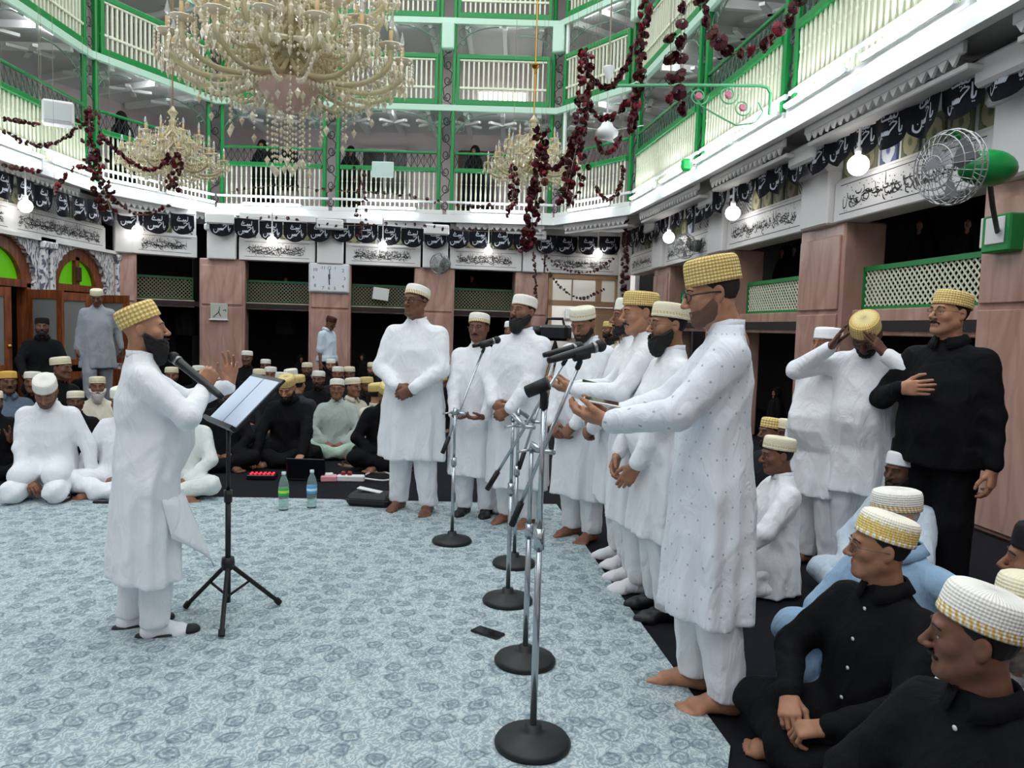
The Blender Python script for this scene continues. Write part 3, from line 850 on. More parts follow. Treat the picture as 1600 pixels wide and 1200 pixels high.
GLY = [[[(0, .9), (.0, .25)]], [[(0, .5), (.1, .3), (.35, .25), (.6, .3), (.65, .5)]], [[(.1, .6), (.4, .6), (.15, .3), (.3, .05), (.55, .15)]], [[(0, .45), (.12, .28), (.25, .45), (.35, .28), (.5, .45), (.6, .28), (.8, .3)]],
       [[(.3, .45), (.2, .2), (.0, .05)]], [[(.4, .5), (.25, .55), (.25, .35), (.45, .35), (.4, .1), (.1, .0)]], [[(0, .95), (.05, .4), (.25, .25), (.4, .35), (.45, .95)]], [[(0, .35), (.2, .5), (.45, .5), (.4, .3), (.1, .3)], [(.45, .5), (.75, .25)]]]
def inscription(mb, x0, x1, z0, z1, y, rnd, mi=0, dens=1.0):
    """rows of joined brush letters between x0 and x1"""
    h = z1 - z0; x = x1 - .3 * h
    for st in (ribbon,):
        while x > x0 + .35 * h:
            g = rnd.choice(GLY); k = h * rnd.uniform(.55, .85); zz = z0 + rnd.uniform(.02, .35) * h
            for s_ in g: ribbon(mb, [(x - p[0] * k, zz + p[1] * k * .9) for p in s_], h * .06, y, 3, mi)
            if rnd.random() < .7: diamond(mb, x - rnd.uniform(0, .4) * k, min(z1 - .05 * h, zz + k * rnd.uniform(.75, 1)), h * .035, y, mi)
            if rnd.random() < .4: diamond(mb, x - rnd.uniform(0, .4) * k, zz + rnd.uniform(-.02, .05) * h, h * .035, y, mi)
            x -= k * rnd.uniform(.45, .75) / dens
def tile_mat(i):
    nm = 'painted_tile_%d' % i
    if nm in MATS: return MATS[nm]
    cols = [((112, 122, 92), (176, 172, 136)), ((206, 206, 204), (60, 60, 66)), ((98, 112, 150), (200, 206, 216)), ((128, 128, 104), (190, 182, 150))][i]
    n = NT(nm, cols[0], .3)
    sep = n.n('ShaderNodeSeparateXYZ', {'Vector': n.tc.outputs['Object']})
    d = n.math('SQRT', n.math('ADD', n.math('POWER', n.math('MULTIPLY', sep.outputs[0], 7.0), 2.0), n.math('POWER', n.math('MULTIPLY', n.math('ADD', sep.outputs[2], .02), 6.0), 2.0)))
    nz = n.n('ShaderNodeTexNoise', {'Vector': n.tc.outputs['Object'], 'Scale': 30.0, 'Detail': 3.0}).outputs[0]
    if i == 1:
        wv = n.n('ShaderNodeTexWave', {'Vector': n.map('Object', (1, 1, 1), (0, .8, 0)), 'Scale': 7.0, 'Distortion': 6.0, 'Detail': 2.0}).outputs[1]
        n.color(n.ramp(wv, [(.72, cols[0]), (.82, cols[1])]))
    else:
        dd = n.math('ADD', d, n.math('MULTIPLY', nz, .25))
        n.color(n.ramp(dd, [(.3, cols[0]), (.42, cols[1]), (.86, cols[1]), (.92, (60, 62, 50)), (.98, cols[0])]))
    return n.m
TILE = [MB().bevbox((0, 0, 0), (.285, .03, .3), .008).mesh('tile', tile_mat(i)) for i in range(4)]

def pillar(W, x0, x1, label, zt=2.74, deep=.48):
    t = thing('marble_pillar', label, 'pillar', W.w((x0 + x1) / 2, 0, 0), W.ang)
    w_ = x1 - x0
    MB().bevbox((0, deep / 2, zt / 2), (w_, deep, zt), .02).build('shaft', M_MARBLE, t)
    MB().bevbox((0, -.012, .9), (w_ - .1, .03, 1.7), .008).build('lower_panel', M_MARBLE, t)
    MB().bevbox((0, -.012, 2.2), (w_ - .1, .03, .8), .008).build('upper_panel', M_MARBLE, t)
    # white plaster cap block that breaks the frieze
    c = MB(); c.bevbox((0, -.02, 3.02), (w_ * .62, .2, .6), .02); c.bevbox((0, -.05, 3.36), (w_ * .72, .26, .14), .03); c.bevbox((0, -.1, 3.52), (w_ * .62, .42, .22), .03)
    c.build('bracket_block', M_WHITE, t)
    return t
def frieze(W, x0, x1, seed):
    """inscribed board and tile row above an opening"""
    rnd = random.Random(seed)
    b = MB(); b.bevbox(((x0 + x1) / 2, .1, 2.945), (x1 - x0, .3, .43), .012); b.build('frieze_board', M_WHITE, W.e)
    b = MB(); b.bbox(x0, x1, -.02, .2, 3.155, 3.19); b.bbox(x0, x1, -.03, .2, 2.735, 2.765); b.build('moulding', M_WHITE, W.e)
    ins = MB()
    for z in (2.81, 3.11): ins.bbox(x0 + .12, x1 - .12, -.0515, -.049, z - .004, z + .004)
    inscription(ins, x0 + .14, x1 - .14, 2.82, 3.06, -.053, rnd, dens=1.9); inscription(ins, x0 + .18, x1 - .14, 2.86, 3.1, -.054, rnd, dens=1.6)
    if W is not WR: inscription(ins, x0 + .14, x1 - .16, 2.82, 3.0, -.0545, rnd, dens=1.6); inscription(ins, x0 + .14, x1 - .2, 2.93, 3.1, -.055, rnd, dens=1.6)
    o = ins.build('inscription', M_INK, W.e); o['kind'] = 'stuff'
    b = MB(); b.bbox(x0, x1, .03, .3, 3.19, 3.7); b.build('upper_wall', M_WHITE, W.e)
    k = max(1, int((x1 - x0) / .31)); st = (x1 - x0) / k
    for i in range(k):
        link('tile', TILE[rnd.choice((0, 0, 3, 3, 1, 2) if W is WR else (0, 3, 3, 0, 1))], W.e, (x0 + st * (i + .5), .022, 3.345))
def beam(W, x0, x1, z0, z1): MB().bevbox(((x0 + x1) / 2, .3, (z0 + z1) / 2), (x1 - x0, .34, z1 - z0), .01).build('stone_beam', M_MARBLE, W.e)
def lattice(W, x0, x1, z0, z1, label, fine=True, frame=None, slat=None):
    t = thing('lattice_screen', label, 'screen', W.w((x0 + x1) / 2, .26, z0), W.ang)
    w_ = x1 - x0; h = z1 - z0
    f = MB()
    for (a, b, c, d) in ((-w_ / 2, w_ / 2, h - .05, h), (-w_ / 2, w_ / 2, 0, .035), (-w_ / 2, -w_ / 2 + .03, 0, h), (w_ / 2 - .03, w_ / 2, 0, h)):
        f.bbox(a, b, -.025, .025, c, d)
    f.build('frame', frame or M_GREEN, t)
    p = .075; L = h - .085; k = int((w_ + L) / p)
    join = MB()
    for sgn in (1, -1):
        for i in range(k + 1):
            xa = -w_ / 2 - L + i * p + .02; xb = xa + L; za, zb = .035, h - .05
            # clip to the frame
            a, b = (xa, za), (xb, zb)
            lo_, hi_ = -w_ / 2 + .02, w_ / 2 - .02
            if b[0] <= lo_ or a[0] >= hi_: continue
            t0 = max(0, (lo_ - xa) / L); t1 = min(1, (hi_ - xa) / L)
            if t1 - t0 < .05: continue
            A = Vector((xa + L * t0, .006 * sgn, za + (zb - za) * t0)); B = Vector((xa + L * t1, .006 * sgn, za + (zb - za) * t1))
            if sgn < 0: A.x, B.x = -A.x, -B.x
            mid = (A + B) / 2; dv = B - A; R = Matrix.Rotation(-math.atan2(dv.z, dv.x), 3, 'Y')
            if fine:
                MB().box(mid, (dv.length, .008, .017), R).build('slat', slat or M_CREAM, t)
            else: join.box(mid, (dv.length, .008, .014), R)
    if not fine: o = join.build('slats', slat or M_CREAM, t); o['kind'] = 'stuff'
    return t

M_LATF = mat('dull_tan_lattice', (128, 126, 104), .6)  # darker, greyer slat colour for the far and corner lattices
# far wall
fx = [(WC.x(168), WC.x(212)), None]
far_p = [WF.x(v, 420) for v in (310, 383, 483, 549, 648, 711, 806, 858)]
opn = [(far_p[1], far_p[2]), (far_p[3], far_p[4]), (far_p[5], far_p[6])]
lbl = ['pink marble pillar with the small framed emblem plaque', 'pink marble pillar carrying the square wall clock', 'pink marble pillar behind the man with crossed hands and tall cap', 'pink marble pillar to the left of the bright doorway']
for i in range(4): pillar(WF, far_p[2 * i] if i else max(.05, far_p[0]), far_p[2 * i + 1], lbl[i])
for i, (a, b) in enumerate(opn):
    beam(WF, a, b, 1.72, 1.865)
    lattice(WF, a, b, 1.865, 2.34, ['dark green lattice screen left of the square clock', 'dark green lattice screen with a white paper stuck on it', 'dark green lattice screen behind the man wearing spectacles at the microphone'][i], False, M_DGREEN, M_LATF)
    frieze(WF, a - .12, b + .12, 11 + i)
# corner wall
cp = (WC.x(168, 420), WC.x(214, 420), WC.L - .06)
pillar(WC, .0, cp[1], 'pink marble pillar next to the carved arched doorway')
beam(WC, cp[1], WC.L, 1.72, 1.865)
lattice(WC, cp[1], WC.L, 1.865, 2.34, 'dark green lattice screen nearest the arched doors', False, M_DGREEN, M_LATF)
frieze(WC, cp[1] - .1, WC.L, 31)
# right wall
rp = [(WR.x(1531, 400), WR.x(1531, 400) + .98)]
xa, xb = WR.x(1250, 400), WR.x(1318, 400)
pitch = rp[0][0] - xa
rp = [(xa + pitch * k, xb + pitch * k) for k in range(-2, 4)]
rl = ['pink marble pillar farthest along the right wall', 'pink marble pillar behind the bearded singers', 'pink marble pillar behind the man in the plain white cap', 'pink marble pillar beside the man in black, under the green fan', 'pink marble pillar of the right wall beside the camera', 'pink marble pillar at the near end of the right wall']
for k, (a, b) in enumerate(rp):
    pillar(WR, a, b, rl[k])
    if k < len(rp) - 1:
        c = rp[k + 1][0]
        beam(WR, b, c, 1.53, 1.8)
        lattice(WR, b, c, 1.8, 2.26, ['green framed lattice screen at the far end of the right wall', 'green framed lattice screen behind the singer in the dotted kurta', 'large green framed cream lattice screen above the standing man in black', 'green framed lattice screen next to the near pillar', 'green framed lattice screen nearest the camera'][k], k in (1, 2))
        frieze(WR, b - .17, c + .17, 50 + k)
frieze(WR, .35, rp[0][0] + .15, 61); beam(WR, .35, rp[0][0], 1.53, 1.8)
# left wall plain frieze
for k in range(7): frieze(WL, 1.2 + k * 2.72, 1.2 + (k + 1) * 2.72, 70 + k)
# dark rooms behind the arcades
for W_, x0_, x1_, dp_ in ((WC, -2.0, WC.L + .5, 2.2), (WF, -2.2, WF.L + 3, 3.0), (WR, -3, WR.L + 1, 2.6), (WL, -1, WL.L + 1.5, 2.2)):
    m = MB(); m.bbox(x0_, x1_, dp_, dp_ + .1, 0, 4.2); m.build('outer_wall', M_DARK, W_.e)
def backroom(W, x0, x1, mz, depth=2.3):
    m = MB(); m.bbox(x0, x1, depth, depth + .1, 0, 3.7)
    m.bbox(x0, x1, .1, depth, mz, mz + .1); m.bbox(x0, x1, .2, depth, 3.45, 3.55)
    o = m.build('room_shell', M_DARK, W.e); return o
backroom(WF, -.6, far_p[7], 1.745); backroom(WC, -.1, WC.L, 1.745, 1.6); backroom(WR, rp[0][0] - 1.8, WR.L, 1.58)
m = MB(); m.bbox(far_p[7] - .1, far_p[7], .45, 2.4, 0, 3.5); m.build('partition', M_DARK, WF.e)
# doorway in the far wall, bright room behind
dx0, dx1 = far_p[7], WF.x(968, 430)
de = sempty('door_3', WF.w((dx0 + dx1) / 2, 0, 0), WF.ang); dw = dx1 - dx0
m = MB()
for (a, b, z0, z1) in ((-dw / 2, -dw / 2 + .09, 0, 2.72), (dw / 2 - .09, dw / 2, 0, 2.72), (-dw / 2, dw / 2, 2.62, 2.72), (-dw / 2, dw / 2, 2.02, 2.14), (.28, .4, 2.1, 2.66)): m.bbox(a, b, -.02, .12, z0, z1)
m.build('door_frame', M_PWOOD, de)
m = MB(); m.bbox(-dw / 2 + .12 + .42, -dw / 2 + .12 + .44, .02, .08, 2.14, 2.62); m.build('glazing_bar', M_PWOOD, de)
gl = mat('frosted_pane', (236, 236, 230), .4, trans=.6)
for a, b in ((-dw / 2 + .09, -dw / 2 + .54), (-dw / 2 + .56, .28), (.4, dw / 2 - .09)): MB().bbox(a, b, .04, .05, 2.14, 2.62).build('pane', gl, de)
m = MB(); m.bevbox((dw / 2 - .34, .06, 1.0), (.5, .06, 2.0), .015); dl = m.build('door_leaf', M_PWOOD, de)
m = MB(); m.bevbox((dw / 2 - .34, .02, 1.5), (.36, .03, .7), .01); m.bevbox((dw / 2 - .34, .02, .6), (.36, .03, .7), .01); m.build('leaf_panel', M_PWOOD, dl)
frieze(WF, dx0 - .1, WF.L - .25, 44)
m = MB(); m.bbox(dx0, WF.L + .4, 2.7, 2.8, 0, 3.4); m.bbox(dx0, WF.L + .4, .4, 2.7, 3.0, 3.1); m.bbox(WF.L + .3, WF.L + .4, .4, 2.7, 0, 3.1); rs = m.build('lit_room_shell', M_WHITE, WF.e)
m = MB(); m.bbox(dx0 + .2, WF.L - .2, 1.2, 1.4, 2.93, 2.97); m.build('room_light', mat('room_light_glow', (255, 255, 255), .5, emit=(255, 255, 250), es=28.0), WF.e)
m = MB(); m.bevbox((dx0 + .28, 2.62, 1.95), (.5, .04, .3), .01); m.build('notice_board', mat('yellow_board', (222, 170, 40), .5), WF.e)
m = MB(); m.bevbox((dx0 + 1.2, 2.62, 1.9), (.35, .04, .25), .01); m.bevbox((dx0 + 1.2, 2.62, 1.45), (.35, .04, .35), .01); m.build('notice_papers', mat('grey_paper', (190, 196, 200), .6), WF.e)
# corner pilaster right of the door
m = MB(); m.bevbox((WF.L - .12, .0, 1.85), (.26, .3, 3.7), .02); m.build('corner_pilaster', M_WHITE, WF.e)

# ---------------------------------------------------------------- arched doors in the left wall
def carved():
    n = NT('carved_white_marble', (220, 218, 220), .45)
    a = n.n('ShaderNodeTexVoronoi', {'Vector': n.map('Object'), 'Scale': 9.0}, feature='F1').outputs[0]
    b = n.n('ShaderNodeTexWave', {'Vector': n.map('Object'), 'Scale': 5.0, 'Distortion': 12.0, 'Detail': 2.0}).outputs[1]
    k = n.ramp(n.math('MULTIPLY', a, b), [(.28, (222, 220, 222)), (.4, (104, 106, 122))])
    n.color(k); n.bump(n.math('MULTIPLY', a, b), .02, .6); return n.m
M_CARVED = carved()
def arch_door(num, y0, y1, label):
    """opening along the left wall between world Y = y0 and y1"""
    e = sempty('door_%d' % num, (PL0[0], (y0 + y1) / 2, 0), PI / 2)
    w_ = y1 - y0; sp = 1.98; R_ = w_ / 2
    def rim(r, k=0, amp=0.0, n=40): return [((r + amp * abs(math.sin(i * PI / n * k))) * math.cos(PI - PI * i / n), sp + (r + amp * abs(math.sin(i * PI / n * k))) * math.sin(PI - PI * i / n) * .84) for i in range(n + 1)]
    # carved surround with scalloped inner edge
    ow = w_ / 2 + .34; top = 2.74
    inner = rim(R_ - .02, 13, .045)
    poly = [(-ow, 0), (-ow, top), (ow, top), (ow, 0), (R_, 0)] + [(p[0], p[1]) for p in reversed(inner)] + [(-R_, 0)]
    m = MB()
    # build as strips so the concave outline triangulates cleanly
    prev = (-R_, 0)
    pts = [(-R_, 0)] + inner + [(R_, 0)]
    outp = []
    for (x, z) in pts:
        if z <= sp + .02: outp.append((-ow if x < 0 else ow, z))
        else: outp.append((x * ow / R_ if abs(x) > .01 else x, top))
    for f in (-.1, .1): pass
    V = []; F = []
    for p, q in zip(pts, outp): V += [(p[0], -.1, p[1]), (q[0], -.1, q[1]), (p[0], .12, p[1]), (q[0], .12, q[1])]
    for i in range(len(pts) - 1):
        a, b = 4 * i, 4 * (i + 1); F += [(a, b, b + 1, a + 1), (a + 2, a + 3, b + 3, b + 2), (a, a + 2, b + 2, b)]
    m.add(V, F); m.build('carved_surround', M_CARVED, e)
    for sx in (-1, 1):
        c = MB(); c.bevbox((sx * (ow + .02), -.1, 1.3), (.13, .16, 2.6), .02); c.bevbox((sx * (ow + .02), -.11, 2.62), (.2, .2, .12), .02); c.bevbox((sx * (ow + .02), -.11, .12), (.2, .2, .24), .02); c.build('carved_column', M_CARVED, e)
    m = MB(); m.bbox(-ow - .12, ow + .12, -.16, .05, 2.68, 2.74); m.build('cornice', M_WHITE, e)
    # wooden arch
    def ring(r0, r1, y0_, y1_, name, mt):
        m = MB(); V = []; F = []; A = rim(r0); B = rim(r1)
        for p, q in zip(A, B): V += [(p[0], y0_, p[1]), (q[0], y0_, q[1]), (p[0], y1_, p[1]), (q[0], y1_, q[1])]
        for i in range(len(A) - 1):
            a, b = 4 * i, 4 * (i + 1); F += [(a, b, b + 1, a + 1), (a, a + 2, b + 2, b), (a + 1, b + 1, b + 3, a + 3)]
        m.add(V, F); return m.build(name, mt, e)
    ring(R_ - .24, R_ + .06, -.02, .14, 'arch_frame', M_WOOD)
    ring(.02, R_ - .22, .05, .06, 'green_lunette', mat('green_glass', (96, 176, 24), .25, emit=(96, 190, 20), es=.25))  # faint emission in the glass stands in for light behind it
    m = MB(); m.bbox(-R_, R_, -.03, .12, sp - .07, sp + .05); m.bbox(-.06, .06, -.02, .1, sp, sp + R_ * .66)
    for sx in (-1, 1): m.bbox(sx * R_ - (.12 if sx > 0 else 0), sx * R_ + (0 if sx > 0 else .12), -.03, .14, 0, sp)
    m.build('door_frame', M_WOOD, e)
    m = MB(); m.bevbox((0, -.04, sp + .24), (.16, .03, .26), .05); m.build('boss', mat('dark_red_wood', (70, 26, 20), .4), e)
    # leaves opening into the hall
    for sx in (-1, 1):
        l = MB(); W2 = R_ - .14
        hinge = Vector((sx * (R_ - .12), -.04, 0)); a = (1.25 if sx > 0 else .35)
        R3 = Matrix.Rotation(sx * a, 3, 'Z')
        def bx(mm, u0, u1, z0, z1, t=.045):
            c = R3 @ Vector((-sx * (u0 + u1) / 2, 0, (z0 + z1) / 2)); mm.box(hinge + c, (abs(u1 - u0), t, z1 - z0), R3)
        bx(l, 0, .11, .02, sp - .1); bx(l, W2 - .11, W2, .02, sp - .1); bx(l, .1, W2 - .1, .02, .5); bx(l, .1, W2 - .1, .62, .72); bx(l, .1, W2 - .1, sp - .24, sp - .1)
        lo_ = l.build('door_leaf', M_WOOD, e)
        p = MB(); bx(p, .11, W2 - .11, .72, sp - .24, .012)
        n2 = mat('etched_glass', (150, 150, 150), .2, trans=.35); p.build('glass_pane', n2, lo_)
        k = MB(); c = hinge + R3 @ Vector((-sx * (W2 - .05), -.04, 1.0)); k.sphere(c, .03, 8, 6); k.build('knob', mat('brass', (190, 140, 60), .3, .9), lo_)
        q = MB(); bx(q, .2, W2 - .2, .12, .4, .06); q.build('leaf_panel', M_WOOD, lo_)
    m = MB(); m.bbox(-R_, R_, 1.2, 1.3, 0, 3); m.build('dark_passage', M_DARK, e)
    return e
arch_door(1, 13.02, 14.66, '')
arch_door(2, 10.75, 12.5, '')
for k, (a, b) in enumerate(((-5.5, 10.35), (12.84, 12.9))):
    m = MB(); m.bbox(a + 5.5, b + 5.5, .0, .2, 0, 2.74); m.build('wall_panel', M_CARVED if k == 0 else mat('black_marble', (30, 30, 34), .2), WL.e)
# ================================================================ galleries round the hall
GP = [(-7.55, -5.2), (-7.55, 2.2), (-7.55, 5.1), (-7.55, 8.0), (-7.55, 10.95), (-7.6, 13.9), (-6.42, 16.55), (-3.98, 16.6), (-1.55, 16.6), (.8, 16.6), (2.17, 14.75), (2.62, 11.35), (2.93, 8.6), (3.2, 5.6), (3.47, 2.7), (3.75, -.4), (4.1, -5.2)]
def offset(P, d):
    out = []
    for i, p in enumerate(P):
        p = Vector(p); ns = []
        for a, b in ((i - 1, i), (i, i + 1)):
            if a >= 0 and b < len(P):
                t = (Vector(P[b]) - Vector(P[a])).normalized(); ns.append(Vector((-t.y, t.x)))
        nn = sum(ns, Vector((0, 0))).normalized(); k = 1 / max(.5, nn.dot(ns[0])); out.append(p + nn * d * k)
    return out
GO = offset(GP, 2.15); GI = offset(GP, -.06)
def ring(z0, z1, A, B, name, mt, seg=None, parent=None):
    m = MB(); r = range(len(A) - 1) if seg is None else seg
    for i in r:
        V = [(*A[i], z0), (*A[i + 1], z0), (*B[i + 1], z0), (*B[i], z0), (*A[i], z1), (*A[i + 1], z1), (*B[i + 1], z1), (*B[i], z1)]
        m.add(V, [(3, 2, 1, 0), (4, 5, 6, 7), (0, 1, 5, 4), (2, 3, 7, 6), (1, 2, 6, 5), (3, 0, 4, 7)])
    return m.build(name, mt, parent)
FZ = [3.86, 6.14, 7.92]
FT = [.16, .12, .12]
gal = sempty('ceiling_galleries')
G2 = offset(GP, .02)
M_SOFFIT = mat('gallery_soffit_paint', (196, 198, 196), .7)
for f in range(3):
    ring(FZ[f] - .07, FZ[f] - .005, G2, GO, 'gallery_floor_slab', M_SOFFIT, None, gal)
    ring(FZ[f] - FT[f], FZ[f], offset(GP, -.05), offset(GP, .05), 'slab_edge', M_WPAINT if f == 0 else M_SLABG, None, gal)
ring(FZ[0] - .07, 9.7, GO, offset(GP, 2.3), 'gallery_back_wall', M_PINKW, None, gal)
ring(9.6, 9.75, offset(GP, -.3), offset(GP, 2.3), 'eaves_slab', M_SOFFIT, None, gal)
# joists and diagonal struts under the upper floors
def seg_frame(i):
    a, b = Vector((*GP[i], 0)), Vector((*GP[i + 1], 0)); d = b - a
    return a, d, d.length, math.atan2(d.y, d.x)
for i in range(3, 14):
    a, d, L, ang = seg_frame(i)
    for f in (1, 2):
        e = None; k = max(2, int(L / .75)); m = MB(); Mx = Matrix.Translation(a) @ Matrix.Rotation(ang, 4, 'Z')
        for j in range(k):
            x = L * (j + .5) / k; m.box(Mx @ Vector((x, 1.05, FZ[f] - .13)), (.09, 2.0, .12), Mx.to_3x3())
            if f == 1:
                for s_ in (-1, 1):
                    P_ = Mx @ Vector((x, .75, FZ[f] - .2)); m.box(P_, (.08, .75, .05), Mx.to_3x3() @ Matrix.Rotation(s_ * .85, 3, 'Z'))
        m.build('floor_joists', M_WPAINT, gal)
# posts: a pair of green uprights with an iron scroll panel between
def scroll_me(h, w_):
    m = MB(); k = int(h / .32); st = h / k; sx_ = w_ * .36
    for j in range(k):
        s_ = 1 if j % 2 else -1; z = st * (j + .5)
        P = []
        for t in range(25):
            a = -2.6 * PI * t / 24; r = sx_ * (1 - .72 * t / 24)
            P.append((s_ * (r * math.cos(a) * .9), 0, z + r * math.sin(a) * 1.15))
        m.tube(P, .009, 4, flat=1)
        m.tube([(-s_ * sx_, 0, z - st * .5), (s_ * sx_ * .6, 0, z - st * .1), (s_ * sx_, 0, z + st * .5)], .008, 4)
    return m.mesh('scroll_panel', M_IRON)
PW = .36
SCR1 = scroll_me(FZ[1] - FZ[0] - .16, PW - .1); SCR2 = scroll_me(FZ[2] - FZ[1] - .14, PW - .1)
plabel = {4: 'on the left gallery nearest the picture edge', 5: 'at the left gallery corner behind the rose garland', 6: 'behind the small left chandelier', 7: 'of the far gallery behind the big crystal chandelier', 8: 'in the middle of the far gallery', 9: 'at the far right gallery corner beside the white pipe', 10: 'at the right gallery corner behind the white ceiling fan', 11: 'of the right gallery between the two hanging rose strings', 12: 'of the right gallery where the wire arch ends', 13: 'of the right gallery nearest the picture edge', 3: 'of the left gallery outside the picture'}
for i in (4, 5, 6, 7, 8, 9, 10, 11, 12, 13):
    a0, d0, _, an0 = seg_frame(i - 1); a1, d1, _, an1 = seg_frame(i)
    v = (d0.normalized() + d1.normalized()).normalized(); ang = math.atan2(v.y, v.x)
    t = thing('gallery_post', 'green double post with iron scrollwork ' + plabel[i], 'post', (*GP[i], FZ[0]), ang)
    H_ = 9.6 - FZ[0]
    for sx in (-1, 1): MB().bevbox((sx * (PW / 2 - .04), .02, H_ / 2), (.075, .09, H_), .012).build('upright', M_GREEN, t)
    for f in range(2):
        link('scroll_panel', (SCR1, SCR2)[f], t, (0, .02, FZ[f] - FZ[0] + .02))
        b = MB()
        # curved spandrel brackets each side
        for sx in (-1, 1):
            z = FZ[f + 1] - FZ[0] - FT[f + 1]
            P = [(sx * (PW / 2 + .95 * math.sin(u * PI / 2)), .02, z - .03 - .55 * (1 - math.sin(u * PI / 2)) ** 1.0 - .0) for u in [q / 10 for q in range(11)]]
            P = [(sx * (PW / 2 - .02 + .9 * (1 - math.cos(u * PI / 2))), .02, z - .6 + .57 * math.sin(u * PI / 2)) for u in [q / 10 for q in range(11)]]
            b.tube(P, .012, 5)
            for (cx, cz, r) in ((.14, .17, .1), (.3, .1, .065), (.13, .36, .06)):
                b.tube([(sx * (PW / 2 + cx + r * math.cos(u)), .02, z - cz + r * math.sin(u)) for u in [2 * PI * q / 12 for q in range(13)]], .008, 4)
        b.build('spandrel_scrolls', mat('grey_green_iron', (96, 128, 108), .5), t)
    if i in (7, 8, 9, 10): MB().bevbox((0, -.03, FZ[2] - FZ[0] - .38), (.26, .2, .55), .02).build('pendant_block', M_SLABG, t)
# balusters and railings
def bal_me(h, fancy):
    m = MB()
    if fancy: m.lathe([(.012, 0), (.02, .02), (.02, .07), (.013, .09), (.018, h * .3), (.022, h * .45), (.014, h * .62), (.012, h * .66), (.021, h * .69), (.012, h * .72), (.017, h * .8), (.02, h - .06), (.012, h)], n=6)
    else: m.box((0, 0, h / 2), (.034, .034, h))
    return m.mesh('baluster', M_CREAM)
B1, B2 = bal_me(.84, True), bal_me(.88, False)
rlabel = {3: 'off the left picture edge', 4: 'on the left above the black buntings', 5: 'across the left gallery corner', 6: 'behind the big chandelier', 7: 'in the far gallery left of the middle post', 8: 'in the far gallery right of the middle post', 9: 'across the right gallery corner', 10: 'at the far end of the right gallery', 11: 'of the right gallery behind the wire arch', 12: 'of the right gallery over the two lit globes', 13: 'at the top right picture corner'}
for i in range(3, 14):
    a, d, L, ang = seg_frame(i)
    for f in range(3):
        if i == 3 and f > 0: continue
        if f == 2 and i in (3, 4, 13): continue
        x0, x1 = PW / 2 + .01, L - PW / 2 - .01
        nm = ('first floor', 'second floor', 'top floor')[f]
        t = thing('balcony_railing', 'green and cream %s railing %s' % (nm, rlabel[i]), 'railing', (a.x, a.y, FZ[f]), ang)
        if f == 0:
            MB().bevbox(((x0 + x1) / 2, 0, .93), (x1 - x0, .1, .09), .012).build('handrail', M_GREEN, t)
            MB().bevbox(((x0 + x1) / 2, -.01, .26), (x1 - x0 + .3, .05, .05), .008).build('lower_rail', M_WPAINT, t)
            MB().bevbox(((x0 + x1) / 2, -.01, .045), (x1 - x0 + .3, .07, .09), .01).build('bottom_rail', M_WPAINT, t)
            # higher guard with open ironwork
            MB().bevbox(((x0 + x1) / 2, .02, 1.29), (x1 - x0, .05, .05), .01).build('guard_rail', M_GREEN, t)
            g = MB(); k = int((x1 - x0) / .13)
            for j in range(k):
                xa = x0 + (x1 - x0) * j / k; xb = x0 + (x1 - x0) * (j + 1) / k
                g.tube([(xa, .02, .98), (xb, .02, 1.26)], .006, 4, False); g.tube([(xb, .02, .98), (xa, .02, 1.26)], .006, 4, False); g.tube([(xa, .02, .98), (xa, .02, 1.26)], .006, 4, False)
            o = g.build('iron_mesh', M_IRON if i not in (3, 4, 10, 11, 12, 13) else M_DGREEN, t); o['kind'] = 'stuff'
            k = int((x1 - x0) / .1); me = B1; z = .06
        else:
            MB().bevbox(((x0 + x1) / 2, 0, 1.0), (x1 - x0, .1, .1), .012).build('handrail', M_GREEN, t)
            MB().bevbox(((x0 + x1) / 2, 0, .06), (x1 - x0, .1, .12), .012).build('bottom_rail', M_GREEN, t)
            MB().bevbox(((x0 + x1) / 2, -.01, .36), (x1 - x0, .045, .05), .008).build('middle_rail', M_CREAM, t)
            MB().bevbox(((x0 + x1) / 2, -.01, .93), (x1 - x0, .045, .04), .008).build('top_rail', M_CREAM, t)
            for x in (x0 + .035, x1 - .035): MB().bevbox((x, 0, .5), (.07, .09, .95), .01).build('side_stile', M_GREEN, t)
            k = int((x1 - x0) / .1); me = B2; z = .08
        for j in range(k): link('baluster', me, t, (x0 + (x1 - x0) * (j + .5) / k, 0, z), (0, 0, 0))
# backing board behind the right/left first-floor balusters (closed parapet)
for i in (3, 4, 10, 11, 12, 13):
    a, d, L, ang = seg_frame(i); Mx = Matrix.Translation(a) @ Matrix.Rotation(ang, 4, 'Z')
    m = MB(); m.box(Mx @ Vector((L / 2, .05, FZ[0] + .47)), (L - .3, .02, .9), Mx.to_3x3()); m.build('parapet_board', M_CREAM, gal)
